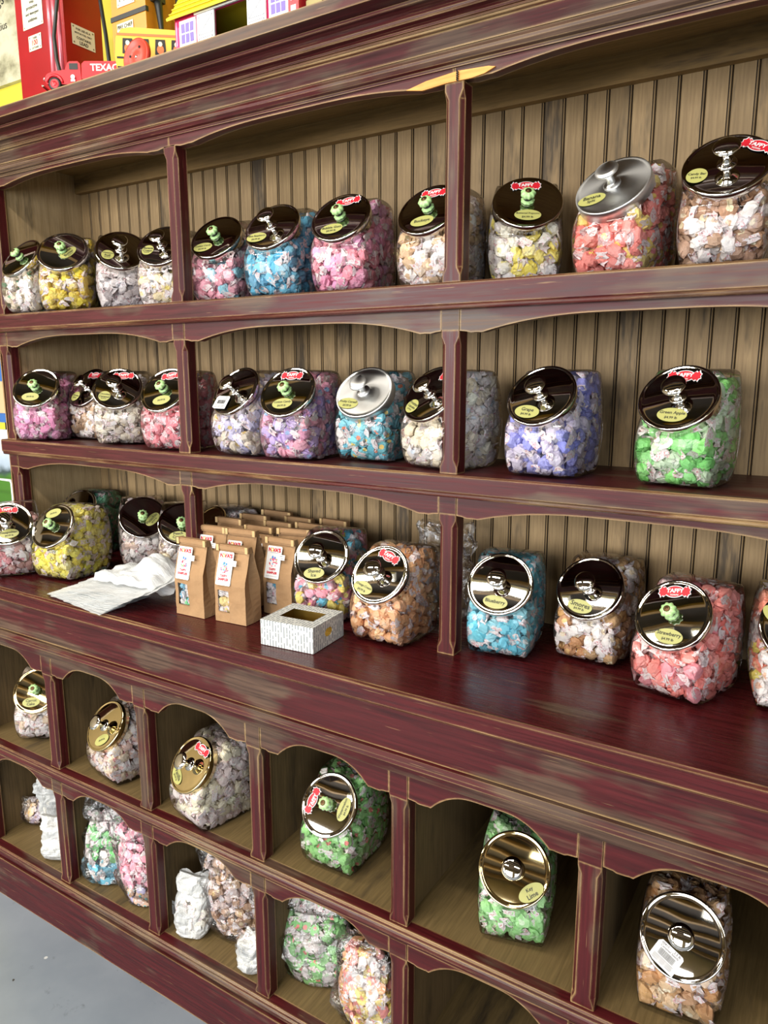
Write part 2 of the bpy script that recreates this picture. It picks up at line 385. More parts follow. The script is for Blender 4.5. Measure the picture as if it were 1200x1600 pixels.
# ------------------------------------------------------------------ cubby cabinet below
cab = empty('cubby_cabinet', (0, 0, 0), 0, 'distressed dark red base cabinet with two rows of arched pigeonholes', 'cabinet')
YF = -.1765; P2 = PIT / 2; NP = 9
ZA, ZB = .4845, .1541
cx = [X0 + k * P2 for k in range(NP)]
bm = bmesh.new(); prism(bm, [(YF - .004, .830), (YF - .004, .9145), (YF + .02, .9145), (YF + .02, .830)], X0, XE, 'x'); bm_obj('apron', bm, RYC if False else RXB, cab, bevel=.001)
bm = bmesh.new(); prism(bm, [(YF + .02, .829), (-.188, .829), (-.196, .823), (-.197, .816), (-.190, .811), (-.1885, .800), (-.186, .793), (-.1805, .7905), (YF + .02, .7905)], X0 - .01, XE + .01, 'x'); bm_obj('ledge_moulding', bm, RXC, cab)
for k in range(NP):
    for (z0, z1, zt) in ((ZA, .740, .790), (ZB, .414, .448)):
        bm = bmesh.new(); stepped_post(bm, cx[k], .038, z0, z1, YF, .03, .007, .006); bm_obj('post', bm, RZ, cab)
        box('stile_block', cx[k] + .0005, cx[k] + .0375, YF - .001, YF + .02, z1 + .0003, zt, RXC, cab, bevel=.0004)
    if 0 < k < NP - 1:
        for z0, z1 in ((ZA, .8), (ZB, .466)):
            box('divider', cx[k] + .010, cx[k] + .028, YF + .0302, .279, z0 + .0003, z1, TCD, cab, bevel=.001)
for k in range(NP - 1):
    xa, xb = cx[k] + .0385, cx[k + 1] - .0005
    valance(xa, xb, .790, .742, .7815, YF, YF + .02, RX, cab, flat=.045)
    valance(xa, xb, .4485, .412, .4475 - .0015, YF, YF + .02, RX, cab, flat=.045)
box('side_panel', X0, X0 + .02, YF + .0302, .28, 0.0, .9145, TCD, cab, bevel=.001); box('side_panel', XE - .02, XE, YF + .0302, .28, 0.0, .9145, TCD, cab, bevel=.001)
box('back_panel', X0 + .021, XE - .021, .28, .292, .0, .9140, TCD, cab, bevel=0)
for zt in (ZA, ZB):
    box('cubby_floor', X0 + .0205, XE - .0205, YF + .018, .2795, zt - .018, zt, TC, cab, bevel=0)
    bm = bmesh.new()
    y = YF
    prism(bm, [(y + .018, zt - .034), (y + .018, zt), (y - .006, zt), (y - .0085, zt - .003), (y - .0085, zt - .010), (y - .004, zt - .014), (y - .0065, zt - .018), (y - .0075, zt - .024), (y - .0055, zt - .030), (y - .002, zt - .034)], X0 - .006, XE + .006, 'x')
    bm_obj('rail', bm, RX, cab)
box('plinth', X0 - .004, XE + .004, YF - .010, YF + .012, .0, .1195, RYC2, cab, bevel=.003)

# ------------------------------------------------------------------ taffy geometry
def taffy_template(seed):
    r_ = np.random.RandomState(seed); n = 12
    V = []; Fq = []; role = []
    rr, hh = .0130, .0102
    lev = [(0, .86), (.42, .92), (.86, .72), (1.03, .25), (1.0, -.3), (.84, -.78), (.40, -.95), (0, -.86)]
    idx = []
    for li_, (a, h) in enumerate(lev):
        if a == 0: idx.append([len(V)]); V.append((0, 0, h * hh))
        else:
            idx.append(list(range(len(V), len(V) + n)))
            for k in range(n):
                t_ = 2 * math.pi * (k + .2 * r_.rand()) / n; j = 1 + .10 * r_.randn() * (1 if a > .5 else .4) + (.07 if (k + li_) % 2 else -.07) * (a > .6)
                V.append((rr * a * j * math.cos(t_) * 1.05, rr * a * j * math.sin(t_) * .95, hh * h * (1 + .12 * r_.randn())))
    for li, (A, B) in enumerate(zip(idx, idx[1:])):
        rl = 1 if li in (0, 6) else 0
        for k in range(n):
            k2 = (k + 1) % n
            if len(A) == 1: Fq.append((A[0], B[k2], B[k])); role.append(rl)
            elif len(B) == 1: Fq.append((A[k], A[k2], B[0])); role.append(rl)
            else: Fq.append((A[k], A[k2], B[k2])); role.append(rl); Fq.append((A[k], B[k2], B[k])); role.append(rl)
    for sx in (-1, 1):
        m = 8; b0 = len(V)
        tilt = r_.randn(2) * .35
        for ring, (dx, rad, zz) in enumerate(((.0085, .0078, .62), (.0130, .0034, .8), (.0180, .0080, .6), (.0238, .0118, .45))):
            for k in range(m):
                t_ = 2 * math.pi * k / m; q = rad * (1 + (.35 if k % 2 else -.2) * (ring > 1)) * (1 + .2 * r_.randn())
                V.append((sx * (dx + .003 * r_.randn() * (ring > 1)), q * math.cos(t_) + tilt[0] * (dx - .008) * 1., q * math.sin(t_) * zz + tilt[1] * (dx - .008)))
        for ring in range(3):
            for k in range(m):
                a, b = b0 + ring * m + k, b0 + ring * m + (k + 1) % m
                Fq.append((a, b, b + m)); Fq.append((a, b + m, a + m)); role += [2, 2]
    return np.array(V, dtype=np.float64), np.array(Fq), np.array(role)
TPL = [taffy_template(11 + i) for i in range(7)]
def taffy_mat():
    t = NT('waxed_taffy'); a = t.n('ShaderNodeVertexColor'); a.layer_name = 'Col'
    al = a.outputs['Alpha']
    p = t.pos()
    v = t.noise(p, 360, 3, .75); w2 = t.noise(p, 95, 2)
    red = t.math('MULTIPLY', t.mapr(v, .54, .58), t.mapr(w2, .42, .50))
    red = t.math('MULTIPLY', red, t.math('GREATER_THAN', al, .6))
    c = t.mix(t.math('MULTIPLY', red, .7), a.outputs['Color'], rgba(200, 50, 70))
    wr = t.noise(p, 130, 4, .7)
    m = t.pbr(c, .42, bump=wr, bs=.8, bd=.003, spec=.45, Subsurface_Weight=0)
    b = [n for n in t.t.nodes if n.type == 'BSDF_PRINCIPLED'][0]
    tr = t.n('ShaderNodeBsdfTranslucent'); t.l(c, tr.inputs[0]); mx = t.n('ShaderNodeMixShader'); mx.inputs[0].default_value = .12
    t.l(b.outputs[0], mx.inputs[1]); t.l(tr.outputs[0], mx.inputs[2]); t.l(mx.outputs[0], t.out.inputs[0])
    return m
TAFFY = taffy_mat()
WING = np.array(s2l(250, 242, 240))
def rand_rot(n, r_):
    q = r_.randn(n, 4); q /= np.linalg.norm(q, axis=1)[:, None]
    w, x, y, z = q.T
    return np.stack([np.stack([1 - 2 * (y * y + z * z), 2 * (x * y - z * w), 2 * (x * z + y * w)], -1), np.stack([2 * (x * y + z * w), 1 - 2 * (x * x + z * z), 2 * (y * z - x * w)], -1), np.stack([2 * (x * z - y * w), 2 * (y * z + x * w), 1 - 2 * (x * x + y * y)], -1)], 1)
def mesh_np(name, V, F, C):
    """triangles with a per-corner colour"""
    me = bpy.data.meshes.new(name); nv, nf = len(V), len(F)
    me.vertices.add(nv); me.vertices.foreach_set('co', V.astype(np.float32).ravel())
    me.loops.add(nf * 3); me.loops.foreach_set('vertex_index', F.astype(np.int32).ravel())
    me.polygons.add(nf); me.polygons.foreach_set('loop_start', np.arange(0, nf * 3, 3, dtype=np.int32))
    try: me.polygons.foreach_set('loop_total', np.full(nf, 3, dtype=np.int32))
    except Exception: pass
    me.update(calc_edges=True); me.polygons.foreach_set('use_smooth', np.zeros(nf, dtype=bool))
    ca = me.color_attributes.new('Col', 'FLOAT_COLOR', 'CORNER'); ca.data.foreach_set('color', np.repeat(C, 3, axis=0).astype(np.float32).ravel())
    me.materials.append(TAFFY); return me
def face_cols(role, side, centre, wing):
    C = np.ones((len(role), 4)); C[:, 3] = 0
    C[role == 0, :3] = side; C[role == 1, :3] = centre; C[role == 2, :3] = wing; C[role == 2, 3] = 1
    return C
def pick_pal(pal, r_):
    side, centre = pal[r_.randint(len(pal))]
    j = 1 + .10 * r_.randn()
    mixw = .05 + .13 * r_.rand()
    f = lambda c: np.clip(np.array(s2l(*c)) * j, 0, 1) * (1 - mixw) + np.array(s2l(240, 232, 228)) * mixw
    wing = WING * (.88 + .12 * r_.rand()) * (1 - .25 * r_.rand()) + .25 * r_.rand() * np.array(s2l(*side)) * .6
    return f(side), f(centre), np.clip(wing, 0, 1)

CAND = []      # (distance, fill index, piece index) of the pieces that show largest
FILLS = []
def in_view(P):
    d = P - np.array(CAM); w = d @ np.array(FW); u = 600 + 1144.45 * (d @ np.array(RT)) / w; v = 800 - 1144.45 * (d @ np.array(UP)) / w
    return u, v, w
def add_fill(pts, keepers, M, pal, label, ilabel, igroup, scale=1.0, seed=0, clamp=None):
    """pts local Nx3; keepers bool local outer pieces; M = 4x4 local->world"""
    r_ = np.random.RandomState(seed)
    Rm = np.array(M)[:3, :3]; T = np.array(M)[:3, 3]
    P = pts @ Rm.T + T
    rots = rand_rot(len(pts), r_)
    FILLS.append(dict(P=P, rots=rots, pal=[pick_pal(pal, r_) for _ in pts], tpl=r_.randint(len(TPL), size=len(pts)), sc=scale * (.9 + .2 * r_.rand(len(pts))), label=label, il=ilabel, ig=igroup, clamp=clamp, M=np.array(M)))
    u, v, w = in_view(P); fi = len(FILLS) - 1
    for i in np.where(keepers)[0]:
        if 0 < u[i] < 1200 and 0 < v[i] < 1600: CAND.append((w[i], fi, i))
def poisson(sample, ok, n_try, dmin, r_):
    out = np.zeros((0, 3))
    S = sample(n_try); S = S[ok(S)]
    acc = []
    arr = np.empty((len(S), 3)); n = 0
    for p in S:
        if n and (((arr[:n] - p) ** 2).sum(1).min() < dmin * dmin): continue
        arr[n] = p; n += 1
    return arr[:n].copy()

# ------------------------------------------------------------------ jars
JS, JT, JRL, JW, JB, JFY = .855, R(36.8), .0627, .055, .016, .896
PROF = np.array([(-.080, 0), (.075, 0), (.098, .015), (.110, .05), (.115, .10), (.108, .16), (.09, .208), (.075, .219), (-.01, .221), (-.03, .208), (-.112, .113), (-.120, .09), (-.118, .05), (-.103, .015)]) * JS * [JFY, 1]
la = np.array([-.03, .208]) * JS * [JFY, 1]; lb = np.array([-.112, .113]) * JS * [JFY, 1]; LM = (la + lb) / 2
LN = np.array([-math.cos(JT), math.sin(JT)]); LE = np.array([math.sin(JT), math.cos(JT)])
def chaikin(P, it):
    for _ in range(it):
        Q = []
        for i in range(len(P)):
            a, b = P[i], P[(i + 1) % len(P)]; Q += [a * .75 + b * .25, a * .25 + b * .75]
        P = np.array(Q)
    return P
PR = chaikin(PROF, 2); PC = PR.mean(0); NPR = len(PR)
def jar_mesh():
    V = []; F = []
    rings = [(-1, r, ) for r in (.22, .5, .75, .9, .97)] + [(0, 1)] * 1 + [(2, 1)] + [(1, r) for r in (.97, .9, .75, .5, .22)]
    xsr = []
    for s, rho in [(-1, .22), (-1, .5), (-1, .75), (-1, .9), (-1, .975), (-1, .999)]: xsr.append((-(JW + JB * (1 - rho ** 2.2) + (0 if rho < .99 else -.002)), rho))
    body = xsr + [(0, 1.008)] + [(-x, r) for x, r in xsr[::-1]]
    for x, rho in body:
        for p in PR: q = PC + (p - PC) * rho; V.append((x, q[0], q[1]))
    n = NPR
    for i in range(len(body) - 1):
        for k in range(n): a = i * n + k; b = i * n + (k + 1) % n; F.append((a, b, b + n, a + n))
    for sgn, base in ((-1, 0), (1, (len(body) - 1) * n)):
        c = len(V); V.append((sgn * (JW + JB), PC[0], PC[1]))
        for k in range(n): F.append((base + k, base + (k + 1) % n, c) if sgn > 0 else (base + (k + 1) % n, base + k, c))
    # drop the slanted mouth under the lid, add the neck collar
    keep = []
    for f in F:
        m = np.mean([V[i] for i in f], 0); d = (m[1] - LM[0]) * LN[0] + (m[2] - LM[1]) * LN[1]; e = (m[1] - LM[0]) * LE[0] + (m[2] - LM[1]) * LE[1]
        keep.append(not (abs(d) < .007 and abs(m[0]) < .03 and abs(e) < .035))
    F = [f for f, k in zip(F, keep) if k]
    for rr, h in ((JRL * .86, -.010), (JRL * .90, -.002), (JRL * .92, .008)):
        for k in range(32):
            a = 2 * math.pi * k / 32; c = LM + LN * h + LE * rr * math.sin(a); V.append((rr * math.cos(a), c[0], c[1]))
    b = len(V) - 96
    for i in range(2):
        for k in range(32): F.append((b + i * 32 + k, b + i * 32 + (k + 1) % 32, b + i * 32 + 32 + (k + 1) % 32, b + i * 32 + 32 + k))
    return V, F
def glass_mat(name, tint, gmin=.02, rough=.04, bump=0, bscale=18, bstr=.4, fk=.9):
    t = NT(name); lw = t.n('ShaderNodeLayerWeight'); lw.inputs['Blend'].default_value = .35
    fr = t.n('ShaderNodeFresnel'); fr.inputs['IOR'].default_value = 1.38
    tr = t.n('ShaderNodeBsdfTransparent'); t.l(t.mix(t.math('POWER', lw.outputs['Facing'], 2.0), (.985, .985, .985, 1), tint), tr.inputs[0])
    gl = t.n('ShaderNodeBsdfGlossy'); gl.inputs['Roughness'].default_value = rough; gl.inputs[0].default_value = (1, 1, 1, 1)
    if bump:
        b = t.n('ShaderNodeBump'); b.inputs['Strength'].default_value = bstr; b.inputs['Distance'].default_value = bump
        nz = t.noise(t.pos(), bscale, 3, .6); t.l(nz, b.inputs['Height'])
        t.l(b.outputs[0], gl.inputs['Normal']); t.l(b.outputs[0], fr.inputs['Normal'])
    mx = t.n('ShaderNodeMixShader'); t.l(t.math('ADD', t.math('MULTIPLY', fr.outputs[0], fk), gmin), mx.inputs[0]); t.l(tr.outputs[0], mx.inputs[1]); t.l(gl.outputs[0], mx.inputs[2])
    t.l(mx.outputs[0], t.out.inputs[0]); return t.m
JGLASS = glass_mat('clear_jar_plastic', (.80, .80, .82, 1), .0, .07, fk=.75)
CHROME = plain('chrome', (206, 202, 196), .035, 1); CHROME_REFL = plain('chrome_yellow_reflection', (214, 196, 150), .05, 1)  # second chrome has a yellow reflection painted into its colour
def brushed():
    t = NT('brushed_steel'); p = t.pos((900, 900, 900)); return t.pbr(rgba(214, 214, 212), .36, 1, Anisotropic=.7)
BRUSH = brushed()
CERAM = plain('mint_ceramic', (168, 206, 138), .2); CERD = plain('aged_brass', (92, 70, 44), .4, .8); BLK = plain('black_rubber', (20, 18, 18), .5)
JV, JF = jar_mesh()
JME = bpy.data.meshes.new('jar_body'); JME.from_pydata(JV, [], JF); JME.materials.append(JGLASS); JME.polygons.foreach_set('use_smooth', [True] * len(JME.polygons)); JME.update()
LO = LM + LN * -.003
LMAT = Matrix(((1, 0, 0, 0), (0, LE[0], LN[0], LO[0]), (0, LE[1], LN[1], LO[1]), (0, 0, 0, 1)))
LIDP = [(.93, -.004), (1.0, -.004), (1.0, .0135), (.992, .0152), (.975, .0158), (.94, .0156), (.915, .0149), (.89, .0147), (.84, .0150), (.6, .0160), (.3, .0170), (0, .0174)]
_lid = {}
def lid_mesh(mat):
    if mat.name in _lid: return _lid[mat.name]
    bm = bmesh.new(); lathe(bm, [(r * JRL, h) for r, h in LIDP], 56, LMAT)
    me = bpy.data.meshes.new('lid'); bmesh.ops.recalc_face_normals(bm, faces=bm.faces); bm.to_mesh(me); bm.free(); me.materials.append(mat); _lid[mat.name] = me; return me
def knob_meshes():
    out = {}
    for nm, mat in (('chrome', CHROME), ('brushed', BRUSH)):
        bm = bmesh.new(); lathe(bm, [(.0145, .0165), (.0145, .0180), (.0125, .0192), (.0075, .0205), (.0062, .0225), (.0062, .0385), (.0085, .0405), (.0180, .0435), (.0192, .0455), (.0185, .0475), (.013, .0495), (0, .0505)], 32, LMAT)
        me = bpy.data.meshes.new('knob'); bmesh.ops.recalc_face_normals(bm, faces=bm.faces); bm.to_mesh(me); bm.free(); me.materials.append(mat); out[nm] = me
    bm = bmesh.new()
    lathe(bm, [(.0085, .0160), (.0115, .0172), (.0122, .0192), (.010, .0212), (.006, .0225)], 36, LMAT, 0, 9, .05)
    lathe(bm, [(.0074, .0222), (.0078, .0250), (.0074, .0275)], 20, LMAT, 1)
    lathe(bm, [(.0075, .0272), (.0104, .0286), (.0128, .0318), (.0126, .0352), (.0100, .0382), (.0058, .0396), (.0042, .0392)], 45, LMAT, 0, 9, .085)
    lathe(bm, [(.0056, .0389), (.0056, .0401), (.0040, .0407), (.0026, .0401), (.0018, .0413), (0, .0417)], 16, LMAT, 2)
    me = bpy.data.meshes.new('knob'); bmesh.ops.recalc_face_normals(bm, faces=bm.faces); bm.to_mesh(me); bm.free()
    for m in (CERAM, BLK, CERD): me.materials.append(m)
    out['green'] = me; return out
KNOB = knob_meshes()
def lid_print():
    P_ = np.array([0, LO[0], LO[1]]); return Print(P_, (1, 0, 0), (0, LE[0], LE[1]), (0, LN[0], LN[1]))
def lid_h(r):  # height of the lid surface at radius r
    q = r / JRL; pts = [(0, .0174), (.3, .0170), (.6, .0160), (.84, .0150), (1, .0158)]
    for (a, h1), (b, h2) in zip(pts, pts[1:]):
        if q <= b: return h1 + (h2 - h1) * (q - a) / (b - a)
    return .0158
def logo(parent, u, v, rot, s=1.0):
    p = lid_print(); cu, cv = u * JRL, v * JRL; h = .0176
    c, t_ = math.cos(R(rot)), math.sin(R(rot))
    def tr(pts, k): return [(cu + (x * c - y * t_) * k * s, cv + (x * t_ + y * c) * k * s) for x, y in pts]
    body = [(.0150 * math.cos(a), .0098 * math.sin(a)) for a in [2 * math.pi * k / 24 for k in range(24)]]
    wing = [(.0115, .004), (.0165, .0085), (.0185, .0065), (.0215, .0095), (.0235, .0050), (.0262, .0035), (.0245, 0), (.0262, -.0040), (.0232, -.0052), (.0215, -.0095), (.0188, -.0068), (.0160, -.0085), (.0115, -.004)]
    for mi, k, off in ((1, 1.0, 0), (0, 1.0, .00025)):
        gr = 1.13 if mi == 1 else 1.0
        p.poly(tr([(x * gr, y * gr) for x, y in body], k), h + off, mi)
        for sg in (1, -1):
            if mi == 1: W_ = [(x * 1.0 + (.0012 if x > .012 else 0), y * 1.22) for x, y in wing]
            else: W_ = wing
            W_ = [(x * sg, y * (1 if sg > 0 else -1)) for x, y in W_]
            p.poly(tr(W_, k), h + off + .00005, mi)
    p.text('TAFFY', cu - .0018 * -t_ * s * 1 + 0, cv + .0018 * c * s, .0285 * s, h + .0006, 1, R(rot), .012 * s, .035)
    p.text('TOWN', cu + .0062 * t_ * s, cv - .0062 * c * s, .0135 * s, h + .0006, 1, R(rot), .005 * s, .03)
    return p.build('logo_sticker', [REDP, WHT], parent)
def flavour(parent, u, v, rot, lines, rnd=False, price=True):
    p = lid_print(); cu, cv = u * JRL, v * JRL; h = .0172
    rx, ry = (.0150, .0150) if rnd else (.0235, .0130)
    p.disc(cu, cv, rx, ry, h, 0, rot=R(rot))
    c, t_ = math.cos(R(rot)), math.sin(R(rot))
    n = len(lines); 
    ln = list(lines) + (['$4.99 lb'] if price else [])
    hs = [.0100 if i < n else .0058 for i in range(len(ln))]
    if n == 2: hs = [.0084 if i < 2 else .0044 for i in range(len(ln))]
    if rnd: hs = [x * .85 for x in hs]
    tot = sum(hs) * 1.12; y = tot / 2
    for s_, hh in zip(ln, hs):
        y -= hh * .56; wmax = rx * 2 * (.86 if abs(y) < ry * .5 else .66)
        if '$' in s_: wmax = rx * 1.0
        p.text(s_, cu + -y * t_ * 1, cv + y * c, wmax, h + .0003, 1, R(rot), hh * .92, .02); y -= hh * .56
    return p.build('flavour_label', [OLIVE, INK], parent)
def barcode(parent, u, v, rot, lines):
    p = lid_print(); cu, cv = u * JRL, v * JRL; h = .0190; c, t_ = math.cos(R(rot)), math.sin(R(rot))
    at = lambda x, y: (cu + x * c - y * t_, cv + x * t_ + y * c)
    w, hh = .021, .0165
    p.poly([at(x, y) for x, y in ((-w, -hh * .8), (-w, hh * .7), (-w * .8, hh), (w * .85, hh), (w, hh * .8), (w, -hh), (-w * .6, -hh))], h, 0)
    x = -w * .62; r_ = random.Random(3)
    while x < w * .62:
        bw_ = r_.choice((.0004, .0006, .001)); p.poly([at(x, -.004), at(x + bw_, -.004), at(x + bw_, .006), at(x, .006)], h + .0003, 1); x += bw_ + r_.choice((.0005, .0008))
    yy = .0135
    for s_, ww, xx in lines[:2]: q = at(xx, yy); p.text(s_, q[0], q[1], ww, h + .0003, 1, R(rot), .0042, .01); yy -= .0042
    for k in range(4): 
        for (a, b) in ((-.017, -.006), (-.005, .004), (.005, .016)):
            p.poly([at(a, -.0065 - k * .0021), at(b - .001 * (k % 2), -.0065 - k * .0021), at(b - .001 * (k % 2), -.0057 - k * .0021), at(a, -.0057 - k * .0021)], h + .0003, 1)
    return p.build('barcode_label', [WHT, INK], parent)

